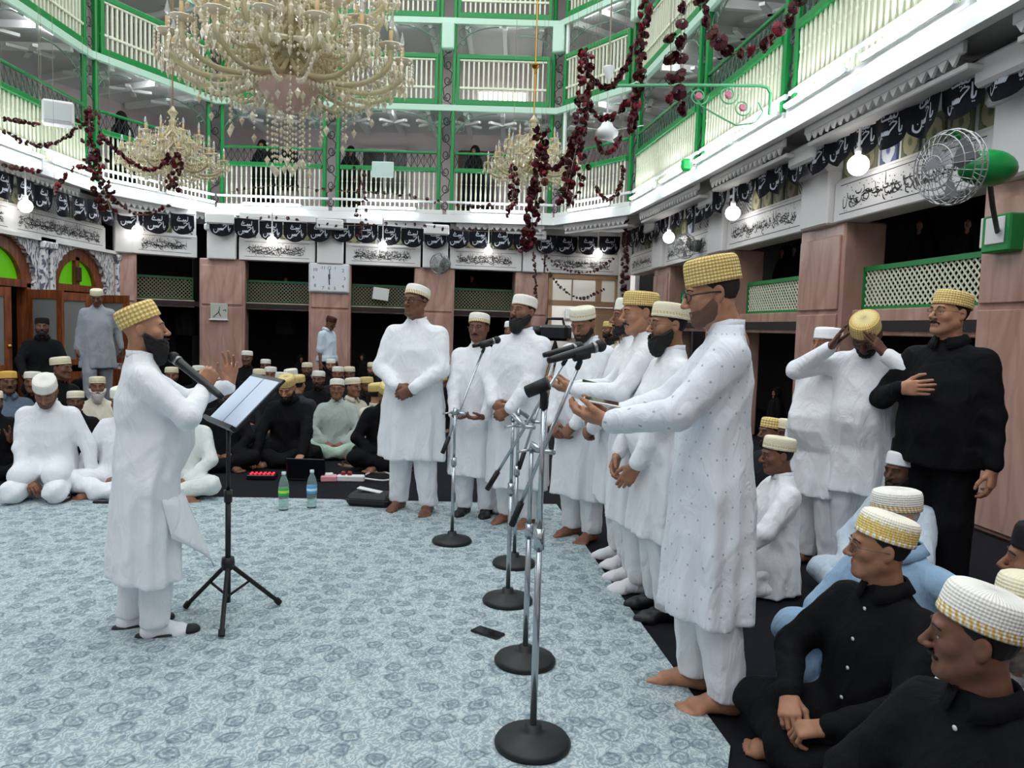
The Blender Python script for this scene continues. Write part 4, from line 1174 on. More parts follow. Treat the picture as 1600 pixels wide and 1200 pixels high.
# LED tubes along the first-floor edge
tl = MB().tube([(-.58, 0, 0), (.58, 0, 0)], .021, 8).mesh('tube', M_LED)
bk = MB().bevbox((0, .035, -.005), (1.24, .035, .045), .006).mesh('batten', M_WPAINT)
ORD = ['', 'first', 'second', 'third', 'fourth', 'fifth', 'sixth', 'seventh', 'eighth', 'ninth', 'tenth', 'eleventh', 'twelfth', 'thirteenth', 'fourteenth']; TLN = {}
for i in range(1, 15):
    a, d, L, ang = seg_frame(i); k = max(1, int(L / 1.28)); Mx = Matrix.Translation(a) @ Matrix.Rotation(ang, 4, 'Z')
    for j in range(k):
        x = L * (j + .5) / k
        side_ = 'left' if i < 5 else ('left corner' if i == 5 else ('far' if i < 9 else ('right corner' if i == 9 else 'right'))); TLN[side_] = TLN.get(side_, 0) + 1
        t = thing('tube_light', '%s glowing white tube light along the %s gallery edge, counted clockwise' % (ORD[TLN[side_]], side_), 'lamp', Mx @ Vector((x, -.115, FZ[0] + .09)), ang, 'tube lights along the gallery edge')
        link('tube', tl, t); link('batten', bk, t)
# toothed valance under the gallery edge, black bunting flags, globe lamps
tooth = MB().prism([(-.06, 0), (.06, 0), (0, -.075)], -.012, .012).mesh('tooth', M_WHITE)
GV = offset(GP, .1)
for i in range(4, 14):
    a = Vector((*GV[i], 0)); b = Vector((*GV[i + 1], 0)); d = b - a; L = d.length; ang = math.atan2(d.y, d.x)
    t = thing('toothed_valance', 'white toothed valance board %s' % {4: 'on the left gallery soffit', 5: 'under the left gallery corner', 6: 'behind the chandelier bead strings', 7: 'under the far gallery left of the middle post', 8: 'under the far gallery right of the middle post', 9: 'under the right gallery corner', 10: 'at the far end of the right gallery', 11: 'in the right gallery above the dark grey fan', 12: 'in the right gallery above the largest lit globe', 13: 'in the right gallery at the picture edge'}[i], 'valance', (a.x, a.y, 3.66), ang)
    MB().bevbox((L / 2, 0, .02), (L - .5, .05, .1), .01).build('board', M_WHITE, t)
    MB().bevbox((L / 2, .12, -.12), (L - .5, .2, .05), .01).build('inner_moulding', M_WHITE, t)
    k = int((L - .55) / .125)
    for j in range(k): link('tooth', tooth, t, (.28 + (L - .56) * (j + .5) / k, -.012, -.03))
M_FLAG = cloth('black_flag_cloth', (20, 20, 27), .8, .3)
def flag_me(seed):
    rnd = random.Random(seed); m = MB(); nx, nz = 12, 7; w_, h = .47, .4; ph = rnd.random() * 6
    for side in (0,):
        V = []
        for j in range(nz + 1):
            for i in range(nx + 1):
                u = i / nx; dip = h * (.62 + .38 * math.sin(PI * u) ** .55); z = -dip * j / nz
                y = .03 * math.sin(u * 2 * PI + ph) * (j / nz) + .012 * math.sin(u * 9 + ph)
                V.append(((u - .5) * w_, y, z))
        m.add(V, [(j * (nx + 1) + i, (j + 1) * (nx + 1) + i, (j + 1) * (nx + 1) + i + 1, j * (nx + 1) + i + 1) for j in range(nz) for i in range(nx)])
    return m, ph
FLAGS = []
for s_ in range(4):
    m, ph = flag_me(s_); fm = m.mesh('flag', M_FLAG, True)
    t = MB(); labbaik(t, 0, -.2, .33, .32, 0)
    t.v = [(x, .03 * math.sin((x / .47 + .5) * 2 * PI + ph) * min(1, -z / .38) + .012 * math.sin((x / .47 + .5) * 9 + ph) - .006, z) for x, y, z in t.v]
    FLAGS.append((fm, t.mesh('lettering', M_SILVER)))
WALLP = [Vector((*p, 0)) for p in (PL0, PL1, PC, PF, PR)]
def bunting(W, x0, x1, off, z, label):
    t = thing('flag_bunting', label, 'bunting', W.w(x0, -off, z), W.ang); k = int((x1 - x0) / .46); rnd = random.Random(len(label))
    MB().tube([(q * (x1 - x0) / 20, 0, .02 - .05 * math.sin(q / 20 * PI * max(1, k // 5)) ** 2) for q in range(21)], .006, 4).build('cord', mat('cord', (40, 40, 44), .8), t)
    for j in range(k):
        q = (j + .5) / k; f, l = FLAGS[rnd.randrange(4)]
        o = link('flag', f, t, (q * (x1 - x0), rnd.uniform(-.02, .02), .02 - .05 * math.sin(q * PI * max(1, k // 5)) ** 2), (0, 0, rnd.uniform(-.12, .12)))
        link('lettering', l, o)
bunting(WR, .4, WR.x(1000, 420) + 3.2, .25, 3.63, 'black scalloped bunting with silver script at the far right of the hall')
bunting(WR, WR.x(1000, 420) + 3.2, WR.L - 6, .27, 3.63, 'long black scalloped bunting with silver script along the near right wall')
bunting(WF, .3, WF.L - .3, .25, 3.55, 'black scalloped bunting with silver script across the far wall')
bunting(WL, WL.L - 6.5, WL.L - .2, .25, 3.55, 'black scalloped bunting with silver script along the left wall')
bunting(WC, .1, WC.L - .1, .25, 3.55, 'short black bunting with silver script over the left corner pillar')
def globe(P, r, label, stem=.25):
    t = thing('globe_lamp', label, 'lamp', P)
    MB().sphere((0, 0, 0), r, 20, 12).build('globe', M_GLOBE, t, True)
    m = MB(); m.lathe([(.035, r * .95), (.04, r + .05), (.015, r + .07), (.012, r + stem), (.03, r + stem)], n=10); m.build('holder', M_WHITE, t, True)
for (px, py, W, off, r, lb) in ((1341, 258, WR, .3, .1, 'round lit globe lamp on the right wall, largest and nearest'), (1145, 333, WR, .3, .1, 'round lit globe lamp on the right wall, second nearest'), (1045, 371, WR, .3, .1, 'round lit globe lamp on the right wall, farthest'), (934, 397, WF, .3, .1, 'round lit globe lamp above the bright doorway'),
                            (763, 392, WF, .3, .085, 'round lit globe lamp over the lattice behind the row of singers'), (598, 384, WF, .3, .085, 'round lit globe lamp right of the square clock'), (425, 377, WF, .3, .1, 'round lit globe lamp left of the square clock'), (215, 360, WC, .3, .1, 'round lit globe lamp over the corner pillar on the left'), (40, 322, WL, .3, .1, 'round lit globe lamp over the arched doors')):
    n_ = Vector((math.sin(W.ang), -math.cos(W.ang))) * off
    p = on_wall(px, py, (W.P0.x + n_.x, W.P0.y + n_.y), (W.P1.x + n_.x, W.P1.y + n_.y)); globe(p, r, lb, max(.05, 3.7 - p.z - r))
# doors and windows on the gallery back walls of the far side
def gal_opening(num, px0, px1, f, kind):
    i = 6 if px0 < 500 else (7 if px0 < 680 else 8)
    a, d, L, ang = seg_frame(i); dd = d.normalized(); nn = Vector((-dd.y, dd.x, 0)); Q0 = a + nn * 2.1; Q1 = a + d + nn * 2.1
    p0, p1 = on_wall(px0, 230, Q0, Q1), on_wall(px1, 230, Q0, Q1); w_ = (p1 - p0).length
    e = sempty(('door_%d' if kind == 'door' else 'window_%d') % num, ((p0.x + p1.x) / 2, (p0.y + p1.y) / 2, FZ[f]), ang)
    z0, z1 = (0.02, 1.75) if kind == 'door' else (.75, 1.75)
    m = MB(); m.bbox(-w_ / 2, w_ / 2, -.02, .0, z0, z1); m.build('dark_opening', mat('unlit_opening_dark', (26, 24, 28), .15), e)  # flat dark sheet on the wall, its colour stands in for the unlit opening
    m = MB()
    for x in (-w_ / 2, w_ / 2): m.bbox(x - .05, x + .05, -.07, 0, z0, z1 + .05)
    m.bbox(-w_ / 2, w_ / 2, -.07, 0, z1, z1 + .06); m.bbox(-w_ / 2, w_ / 2, -.06, 0, z1 - .42, z1 - .36); m.bbox(-.03, .03, -.06, 0, z0, z1)
    m.build('frame', mat('brown_frame', (92, 62, 54), .5) if kind == 'door' else M_PINKW, e)
    m = MB()
    for j in range(9): m.tube([(-w_ / 2 + w_ * (j + .5) / 9, -.04, z0), (-w_ / 2 + w_ * (j + .5) / 9, -.04, z1 - .4)], .009, 4)
    m.build('grille', M_IRON, e)
gal_opening(4, 720, 775, 0, 'door'); gal_opening(1, 565, 640, 0, 'window'); gal_opening(2, 408, 470, 0, 'window')
# bright window on the second floor
i = 8; a, d, L, ang = seg_frame(i); nn = Vector((-d.normalized().y, d.normalized().x, 0)); Q0 = a + nn * 2.08; Q1 = Q0 + d
p0, p1 = on_wall(748, 140, Q0, Q1), on_wall(822, 140, Q0, Q1)
e = sempty('window_3', ((p0.x + p1.x) / 2, (p0.y + p1.y) / 2, 0), ang); w_ = (p1 - p0).length
MB().bbox(-w_ / 2, w_ / 2, -.02, .0, 6.3, 7.05).build('bright_pane', mat('daylight_pane', (255, 255, 255), .5, emit=(255, 255, 250), es=2.2), e)
m = MB(); m.bbox(-w_ / 2, w_ / 2, -.05, 0, 6.64, 6.7); m.bbox(-w_ / 2 - .05, -w_ / 2, -.05, 0, 6.25, 7.1); m.bbox(w_ / 2, w_ / 2 + .05, -.05, 0, 6.25, 7.1); m.build('frame', M_WPAINT, e)
# tube lamps on the gallery back walls
gl_t = MB().tube([(-.5, 0, 0), (.5, 0, 0)], .012, 8).mesh('tube', mat('gallery_tube_glow', (255, 255, 255), .5, emit=(250, 248, 255), es=34.0)); gl_b = MB().bevbox((0, .0, .02), (1.08, .03, .014), .003).mesh('batten', M_WPAINT)
for i, lb in ((4, 'left gallery'), (5, 'left gallery corner'), (6, 'far gallery behind the chandelier'), (7, 'far gallery left of the middle post'), (8, 'far gallery right of the middle post'), (9, 'right gallery corner'), (10, 'right gallery far bay'), (11, 'right gallery middle bay'), (12, 'right gallery near bay')):
    a, d, L, ang = seg_frame(i); Mx = Matrix.Translation(a) @ Matrix.Rotation(ang, 4, 'Z')
    for f in (0, 1):
        if f and i in (4, 12): continue
        t = thing('gallery_wall_lamp', 'lit tube lamp above the %s, %s' % (lb, ('first floor', 'second floor')[f]), 'lamp', Mx @ Vector((L / 2, .085, FZ[f + 1] - .088)), ang); link('tube', gl_t, t); link('batten', gl_b, t)
# round soffit drums under the right gallery
for px, py, lb in ((1492, 112, 'nearest the picture edge'), (1222, 252, 'above the second globe lamp'), (1352, 236, '')):
    if not lb: continue
    p = on_wall(px, py, (WR.P0.x - .2, WR.P0.y), (WR.P1.x - .2, WR.P1.y)); p.z = 3.69
    t = thing('soffit_speaker', 'white drum with dark grey face under the right gallery, ' + lb, 'speaker', p); MB().lathe([(.2, .0), (.2, -.1), (.19, -.11)], n=28).build('drum', M_WHITE, t, True); MB().lathe([(.215, -.1), (.225, -.115), (.215, -.13), (.0, -.132)], n=28).build('grey_face', mat('dark_grey_face', (86, 86, 90), .6), t, True)
# white rain pipe by the far right corner post
m = MB(); m.tube([(.95, 16.45, 3.9), (.95, 16.45, 9.5)], .04, 8); o = m.build('drain_pipe', M_WPAINT); tag(o, 'thin white vertical pipe at the far right gallery corner', 'pipe')
# ================================================================ chandeliers
M_CRYS = mat('cream_crystal', (255, 244, 216), .03, trans=.3, ior=1.75)
M_GARM = mat('cream_glass_arm', (236, 224, 184), .12, trans=.35, ior=1.4)
M_BOWL = mat('frosted_pink_bowl', (222, 190, 174), .3)
M_GOLD = mat('gilt_brass', (196, 140, 60), .25, .9)
M_BULB = mat('candle_bulb', (240, 240, 240), .1, trans=.7)
def octa(m, c, r, h):
    x, y, z = c
    m.add([(x + r, y, z), (x, y + r, z), (x - r, y, z), (x, y - r, z), (x, y, z + h), (x, y, z - h * 1.5)], [(0, 1, 4), (1, 2, 4), (2, 3, 4), (3, 0, 4), (1, 0, 5), (2, 1, 5), (3, 2, 5), (0, 3, 5)])
def chandelier(label, P, R, tiers, drop, top, chain, bead, bowl=True):
    """P = centre at the level of the lowest arms' dishes"""
    t = thing('crystal_chandelier', label, 'chandelier', P)
    k = R / 1.2; zt = tiers[-1][1] + .5 * k
    m = MB(); prof = [(.03, -.25 * k)]
    z = -.2 * k
    while z < zt: prof += [(.05 * k, z), (.1 * k, z + .06 * k), (.045 * k, z + .12 * k)]; z += .17 * k
    prof += [(.07 * k, zt), (.13 * k, zt + .05 * k), (.05 * k, zt + .14 * k), (.015, zt + .2 * k)]
    m.lathe(prof, n=14); m.build('stem', M_GARM, t, True)
    m = MB(); m.tube([(0, 0, zt + .15 * k), (0, 0, chain)], .012, 6); m.lathe([(.02, top), (.03, top + .08), (.075, top + .13), (.08, top + .15)], n=12); m.build('rod', M_GOLD, t)
    if bowl:
        m = MB(); m.lathe([(.0, -.62 * k), (.1 * k, -.58 * k), (.24 * k, -.47 * k), (.31 * k, -.36 * k), (.33 * k, -.3 * k), (.3 * k, -.28 * k), (.05, -.3 * k)], n=28); m.build('glass_bowl', M_BOWL, t, True)
    rnd = random.Random(int(R * 100))
    arm_me = {}
    for (r, z, n, ph) in tiers:
        if (r, z) not in arm_me:
            A = MB(); A.tube(arc([(.07 * k, 0, -.05 * k), (r * .35, 0, -.28 * k), (r * .72, 0, -.34 * k), (r * .97, 0, -.2 * k), (r, 0, 0)], 6), [.026 * k + .004] * 25, 6)
            A.tube(arc([(.07 * k, 0, .02 * k), (r * .25, 0, .2 * k), (r * .45, 0, .1 * k), (r * .4, 0, -.05 * k)], 5), .014 * k, 5)
            D = MB(); D.lathe([(.01, -.03 * k), (.05 * k, -.02 * k), (.125 * k, .02 * k), (.12 * k, .03 * k), (.02, .01)], c=(r, 0, 0), n=12)
            C = MB(); C.lathe([(.018 * k + .005, 0), (.018 * k + .005, .15 * k)], c=(r, 0, .02), n=8)
            F = MB(); F.lathe([(.012, 0), (.024 * k + .006, .05 * k), (.014, .11 * k), (.0, .17 * k)], c=(r, 0, .02 + .15 * k), n=8)
            Q = MB()
            for j in range(8):
                a = 2 * PI * j / 8; x, y = r + .12 * k * math.cos(a), .12 * k * math.sin(a); L = (.1 + .09 * rnd.random()) * k
                for b in range(4): octa(Q, (x, y, -.02 * k - L * b / 4), bead * .45, bead * .5)
                octa(Q, (x, y, -.04 * k - L), bead * .9, bead * 1.6)
            for u in range(13):
                q = u / 12; octa(Q, (r * (.25 + .7 * q), .0, (-.3 * k - .12 * k * math.sin(q * PI))), bead * .75, bead)
                for s_ in (-1, 1): octa(Q, (r * (.2 + .75 * q), s_ * (.03 + .05 * q) * k, (.12 - .3 * q) * k), bead * .6, bead * .9)
            arm_me[(r, z)] = (A.mesh('arm', M_GARM, True), D.mesh('dish', M_CRYS, True), C.mesh('candle', mat('candle_sleeve', (196, 168, 120), .5), True), F.mesh('bulb', M_BULB, True), Q.mesh('crystal_drops', M_CRYS))
        for j in range(n):
            a = ph + 2 * PI * j / n; am = arm_me[(r, z)]
            o = link('arm', am[0], t, (0, 0, z), (0, 0, a))
            for nm, me in zip(('dish', 'candle', 'bulb'), am[1:4]): link(nm, me, o)
            q = link('crystal_drops', am[4], o); q['kind'] = 'stuff'
        # bead swags between neighbouring arms
        S_ = MB()
        for j in range(n):
            a0, a1 = ph + 2 * PI * j / n, ph + 2 * PI * (j + 1) / n
            for u in range(15):
                q = u / 14; a = a0 + (a1 - a0) * q; rr = r * (1 - .08 * math.sin(q * PI)); octa(S_, (rr * math.cos(a), rr * math.sin(a), z - .06 * k - .2 * k * math.sin(q * PI)), bead * .55, bead * .55)
            for u in range(10):
                q = u / 9; rr = .12 * k + (r - .12 * k) * q; octa(S_, (rr * math.cos(a0 + .1), rr * math.sin(a0 + .1), z + (.42 - .4 * q - .16 * math.sin(q * PI)) * k), bead * .55, bead * .55)
        o = S_.build('bead_swags', M_CRYS, t); o['kind'] = 'stuff'
    # tent of beads and the long strands below
    S_ = MB()
    for ring_r, n, z0, L in drop:
        for j in range(n):
            a = 2 * PI * j / n + ring_r; x, y = ring_r * math.cos(a), ring_r * math.sin(a); l = L * rnd.uniform(.8, 1.1); c = int(l / (bead * 1.9))
            for b in range(c): octa(S_, (x, y, z0 - l * b / c), bead * .6, bead * .6)
            octa(S_, (x, y, z0 - l - bead * 1.6), bead * 1.05, bead * 1.5)
    o = S_.build('hanging_bead_strands', M_CRYS, t); o['kind'] = 'stuff'
    return t
pb = on_Y(452, 88, 8.5)
chandelier('huge cream crystal chandelier with pink glass bowl near the hall centre', pb, 1.2, [(1.2, 0, 16, .1), (.85, .32, 12, .3), (1.05, .75, 12, 0), (.7, 1.15, 8, .2)], [(.33, 16, -.32, .12), (.22, 8, -.5, .62), (.12, 6, -.55, .6), (.62, 10, -.3, .5), (.9, 12, -.25, .3)], 2.2, 5.4, .03)
p2 = on_Y(270, 248, 12.6)
chandelier('smaller crystal chandelier hanging at the left gallery corner', p2, .8, [(.78, 0, 10, .2), (.62, .14, 10, .5), (.42, .36, 8, 0)], [(.2, 12, -.1, .3), (.4, 14, -.12, .22), (.62, 16, -.12, .16)], 1.5, 5.2, .02, False)
p3 = on_Y(832, 258, 13.4)
chandelier('smaller crystal chandelier behind the rose garlands on the right', p3, .78, [(.76, 0, 10, 0), (.6, .14, 10, .3), (.42, .38, 8, .2)], [(.2, 12, -.1, .3), (.4, 14, -.12, .22), (.6, 16, -.12, .16)], 1.52, 5.2, .02, False)

# ================================================================ rose garlands
def rose_me(nm, mt, seed, full=True):
    rnd = random.Random(seed); m = MB()
    for (n, r, z, tilt, w_) in (((5, .34, .05, .5, .42), (5, .62, -.08, .9, .5), (6, .92, -.2, 1.25, .55)) if full else ((4, .45, 0, .6, .5), (5, .9, -.15, 1.1, .62))):
        for j in range(n):
            a = 2 * PI * (j + rnd.random() * .4) / n + r; ca, sa = math.cos(a), math.sin(a)
            def pt(u, v): # u out, v across
                rr = r * .35 + u * r * .65; zz = z + (1 - u) * -.3 + math.cos(tilt) * u * .5 - .12 * v * v
                return (rr * ca - v * w_ * sa, rr * sa + v * w_ * ca, zz)
            m.add([pt(0, -.5), pt(0, .5), pt(.7, .9), pt(1.0, .35), pt(1.0, -.35), pt(.7, -.9)], [(0, 1, 2, 5), (5, 2, 3, 4)])
    m.sphere((0, 0, .02), (.3, .3, .34), 6, 4)
    return m.mesh(nm, mt)
M_ROSE = [mat('rose_crimson', (120, 14, 34), .6), mat('rose_dark', (72, 12, 24), .65), mat('rose_withered', (86, 40, 30), .7)]
ROSES = [rose_me('rose', M_ROSE[i % 3 if i < 3 else 1], i) for i in range(4)]
RSM = [rose_me('rose', M_ROSE[i], i + 9, False) for i in range(2)]
M_STR = mat('garland_thread', (150, 140, 120), .8)
def garland(label, pts, size, step, jit=0.0, n=8, stuff=False, thread=True):
    P = arc([on_Y(x, y, Y) for x, y, Y in pts], n); rnd = random.Random(len(label) + int(pts[0][0]))
    t = thing('rose_garland', label, 'garland', P[0])
    T = MB(); T.tube([p - P[0] for p in P], .004, 4)
    for e_ in (P[0], P[-1]) if not stuff else (P[0],): T.tube([e_ - P[0], Vector((e_.x, e_.y, 9.62 if not stuff else 3.75)) - P[0]], .0025, 3)
    T.build('thread', M_STR, t)
    # resample
    acc = 0; out = []
    for a, b in zip(P, P[1:]):
        L = (b - a).length; d = step - acc
        while d < L: out.append(a + (b - a) * (d / L)); d += step
        acc = (acc + L) % step
    S_ = MB()
    for p in out:
        q = p - P[0] + Vector((rnd.uniform(-jit, jit), rnd.uniform(-jit, jit), rnd.uniform(-jit, jit) * .5)); s_ = size * rnd.uniform(.75, 1.2)
        e = Euler((rnd.uniform(0, 6), rnd.uniform(0, 6), rnd.uniform(0, 6)))
        if stuff:
            me = RSM[0]; M = Matrix.Translation(q) @ e.to_matrix().to_4x4() @ Matrix.Scale(s_, 4)
            S_.add([M @ v.co for v in me.vertices], [tuple(f.vertices) for f in me.polygons])
        else: link('rose', rnd.choice(ROSES), t, q, e, s_)
    if stuff: o = S_.build('roses', M_ROSE[1], t); o['kind'] = 'stuff'
    return t
GAR = [
 ('dense column of dark red roses hanging left of the white fan', [(915, 78, 9), (914, 130, 9), (908, 190, 9), (895, 255, 9), (880, 320, 9)], .046, .0125, .075),
 ('rose strand falling from the picture top beside the dense rose column', [(1014, -40, 8.2), (1006, 40, 8.3), (1000, 110, 8.4), (992, 175, 8.5), (985, 212, 8.5)], .05, .028, .04),
 ('rose swag looping above the white ceiling fan', [(924, 122, 9), (944, 137, 9), (966, 124, 8.9), (985, 88, 8.7), (1000, 52, 8.5)], .044, .035, .015),
 ('rose swag looping in front of the white fan rod', [(918, 150, 9), (934, 184, 9), (960, 180, 8.8), (980, 160, 8.7), (993, 176, 8.6), (984, 204, 8.6)], .046, .035, .025),
 ('thick rose column in front of the right small chandelier', [(846, 200, 10), (845, 245, 10), (838, 300, 10), (830, 355, 10), (822, 392, 10)], .05, .0125, .085),
 ('short rose column on the left side of the right small chandelier', [(801, 258, 10.4), (803, 300, 10.4), (799, 335, 10.4)], .038, .02, .06),
 ('rose swag joining the two thick rose columns', [(850, 258, 10), (868, 264, 9.8), (886, 242, 9.4), (897, 212, 9)], .036, .025, .02),
 ('small rose loop under the white ceiling fan', [(930, 212, 9), (940, 236, 9), (956, 236, 9), (970, 214, 9)], .036, .035, .01),
 ('heart shaped rose loop over the right gallery corner', [(930, 288, 9), (944, 310, 9), (962, 304, 9), (974, 278, 9), (972, 258, 9)], .036, .045, .012),
 ('sparse roses scattered between the thick column and the heart loop', [(885, 330, 9), (900, 300, 9), (912, 262, 9), (925, 235, 9)], .04, .07, .07),
 ('string of large red roses hanging from the top, left one of two', [(1048, 30, 6.2), (1048, 100, 6.2), (1047, 170, 6.2)], .068, .15, .012),
 ('string of large red roses hanging from the top, right one of two', [(1066, -15, 6.2), (1064, 60, 6.2), (1064, 172, 6.2)], .068, .13, .012),
 ('nearest swag of large red roses crossing the right gallery', [(1088, -20, 5.6), (1104, 28, 5.6), (1118, 62, 5.6), (1138, 82, 5.6), (1168, 80, 5.6), (1198, 68, 5.6), (1228, 36, 5.6), (1252, -5, 5.6)], .058, .085, .015),
 ('bushy rose cluster on the left gallery corner post', [(138, 168, 11), (140, 195, 11), (148, 240, 11), (160, 285, 11), (172, 328, 11)], .045, .018, .12),
 ('rose swag from the left corner post to the small left chandelier', [(152, 205, 11), (190, 242, 11), (235, 266, 11.3), (266, 244, 11.6)], .042, .04, .02),
 ('rose cluster hanging below the small left chandelier', [(270, 238, 11.6), (272, 262, 11.6), (268, 296, 11.6)], .042, .016, .09),
 ('rose strand along the left gallery balusters, upper one', [(2, 184, 10), (32, 190, 10), (62, 195, 10)], .042, .06, .015),
 ('rose strand along the left gallery balusters, lower one', [(0, 202, 10), (35, 220, 10), (68, 228, 10.2), (100, 216, 10.5), (130, 192, 10.8)], .042, .06, .015),
 ('rose strand over the left black bunting', [(0, 255, 9.8), (35, 265, 9.8), (66, 268, 9.8)], .042, .07, .015),
 ('rose strand hanging over the lit globe of the left corner', [(85, 305, 10), (96, 282, 10.2), (120, 262, 10.4), (150, 270, 10.8), (162, 300, 11), (190, 322, 11.2), (228, 336, 11.4), (268, 318, 11.6)], .04, .07, .02),
]
for g_ in GAR: garland(*g_)
GAF = [
 ('thin far rose string across the gallery balusters in the middle', [(360, 300, 15.9), (430, 290, 15.9), (520, 298, 15.9), (610, 302, 15.9), (700, 318, 15.9), (780, 322, 15.9)], .04, .16, .05),
 ('small far rose cluster left of the hanging white notice', [(560, 262, 15.9), (566, 290, 15.9), (563, 330, 15.9), (566, 372, 15.9)], .045, .05, .14),
 ('thin rose string dropping beside the bright doorway pillar', [(834, 392, 15), (836, 430, 15), (838, 478, 15)], .04, .045, .02),
 ('thin rose swag over the bright doorway, upper one', [(845, 392, 14.5), (880, 420, 14.5), (925, 424, 14.5), (962, 402, 14.5)], .035, .07, .01),
 ('thin rose swag over the bright doorway, lower one', [(845, 400, 14.5), (868, 440, 14.5), (905, 466, 14.5), (945, 452, 14.5)], .035, .07, .01),
 ('thick rose string on the pilaster right of the bright doorway', [(979, 342, 15.5), (977, 400, 15.5), (974, 480, 15.5)], .05, .03, .06),
 ('thin far rose string along the valance under the gallery', [(330, 350, 15.9), (420, 340, 15.9), (520, 352, 15.9), (640, 350, 15.9), (720, 360, 15.9), (800, 362, 15.9)], .04, .2, .05),
]
for g_ in GAF: garland(*g_, stuff=True)
# light green wire arch with pink rosettes on the right
t = thing('wire_arch', 'pale green wire arch with curls and pink rosettes on the right gallery', 'ornament', on_Y(1200, 180, 8.2)); O = on_Y(1200, 180, 8.2)
m = MB(); m.tube([on_Y(x, y, 8.2) - O for x, y in ((965, 134), (1060, 133), (1188, 134), (1199, 137), (1204, 146), (1202, 180))], .017, 6); m.build('rail', M_GREEN if False else mat('pale_green_wire', (96, 178, 128), .4), t)
m = MB()
for (cx, cy, r, dx) in ((1092, 150, 15, 1), (1138, 148, 16, 1), (1160, 168, 14, 1)):
    m.tube([on_Y(cx + r * (1 - q / 30) * math.cos(q * .42), cy + r * (1 - q / 30) * math.sin(q * .42), 8.2) - O for q in range(22)], .008, 5)
m.tube([on_Y(x, y, 8.2) - O for x, y in ((1080, 140), (1095, 165), (1120, 180), (1150, 196), (1180, 192), (1192, 175), (1185, 160))], .009, 5)
m.build('curls', mat('pale_green_wire', (96, 178, 128), .4), t)
ros = MB().lathe([(.0, .012), (.025, .014), (.04, .0), (.0, -.005)], n=8).mesh('rosette', mat('pink_rosette', (206, 120, 140), .5))
for x, y in ((1092, 150), (1138, 148), (1160, 168)): link('rosette', ros, t, on_Y(x, y, 8.19) - O, (PI / 2, 0, 0))

# ================================================================ fans
P = on_Y(948, 205, 11.5)
t = thing('ceiling_fan', 'white ceiling fan hanging on a rod behind the rose swags', 'fan', P)
MB().lathe([(.02, -.12), (.1, -.11), (.165, -.06), (.17, 0), (.1, .06), (.07, .12), (.03, .16)], n=24).build('motor', M_WPAINT, t, True)
MB().lathe([(.013, .1), (.013, .72), (.05, .76), (.085, .9), (.085, .92)], n=12).build('rod', M_WPAINT, t, True)
m = MB(); m.tube([(0, 0, .9), (0, 0, 3.2)], .012, 6); m.build('cable', M_STR, t)
for j in range(3):
    a = 2 * PI * j / 3 + 1.35; m = MB(); m.add([(.15, -.03, -.02), (.6, -.06, -.03), (.6, .06, .0), (.15, .03, .0), (.15, -.03, -.012), (.6, -.06, -.022), (.6, .06, .008), (.15, .03, .008)], [(3, 2, 1, 0), (4, 5, 6, 7), (0, 1, 5, 4), (1, 2, 6, 5), (2, 3, 7, 6), (3, 0, 4, 7)])
    o = m.build('blade', M_WPAINT, t); o.rotation_euler.z = a
def wire_fan(label, P, axis, R, body, arm_to, blades=True):
    """caged fan; axis = blowing direction"""
    t = thing('wall_fan', label, 'fan', P)
    q = Vector(axis).to_track_quat('Y', 'Z')
    def sub(nm, m, mt, sm=False):
        o = m.build(nm, mt, t, sm); o.rotation_mode = 'QUATERNION'; o.rotation_quaternion = q; return o
    m = MB()
    for (r, y) in ((R, 0), (R * .97, .05), (R * .85, .1), (R * .6, .13), (R * .3, .145), (R * .97, -.05), (R * .8, -.09)):
        m.tube([(r * math.cos(a), y, r * math.sin(a)) for a in [2 * PI * i / 28 for i in range(29)]], .004 if r < R else .007, 4, False)
    for j in range(26):
        a = 2 * PI * j / 26
        m.tube([(r * math.cos(a), y, r * math.sin(a)) for r, y in ((.05, .15), (R * .6, .13), (R * .85, .1), (R * .98, .04), (R, 0), (R * .97, -.05), (R * .8, -.09), (R * .4, -.1))], .0025, 4, False)
    sub('cage', m, mat('fan_wire', (150, 150, 150), .35, .7))
    b = MB()
    for j in range(3):
        a = 2 * PI * j / 3 + .4
        b.add([(.03 * math.cos(a), .02, .03 * math.sin(a)), (R * .9 * math.cos(a - .35), .035, R * .9 * math.sin(a - .35)), (R * .9 * math.cos(a + .5), -.015, R * .9 * math.sin(a + .5)), (.05 * math.cos(a + .9), -.02, .05 * math.sin(a + .9))], [(0, 1, 2, 3), (3, 2, 1, 0)])
    sub('blades', b, mat('fan_blade_grey', (126, 128, 130), .5))
    m = MB(); m.sphere((0, -.3, 0), (R * .5, R * .95, R * .5), 18, 12); m.tube(arc([(0, -.16, R * .5), (0, -.02, R * .95), (0, .0, R)], 4), .014, 6); sub('motor', m, body, True)
    m = MB(); m.tube([(0, 0, 0), (0, 0, 0)], .01, 4)
    mm = MB(); d = Vector(arm_to) - P; bck = Vector(axis).normalized() * -.3
    mm.tube([bck, bck + (d - bck) * .5 + Vector((0, 0, -.03)), d], .018, 8); mm.build('arm', M_IRON, t)
    return t
bx = on_wall(1582, 366, WR.P0, WR.P1); nr = Vector((math.sin(WR.ang), -math.cos(WR.ang), 0))
bp = bx + nr * .07
fc = bp + nr * .52 + Vector((.0, .1, .52))
fc = on_Y(1486, 262, 5.0)
wire_fan('green wall fan with round wire cage, largest, at the right picture edge', fc, (-1, -.3, -.08), .235, M_GREEN, bp + nr * .05)
t = thing('fan_control_box', 'green fan control box with white face on the right pillar', 'box', bp, WR.ang)
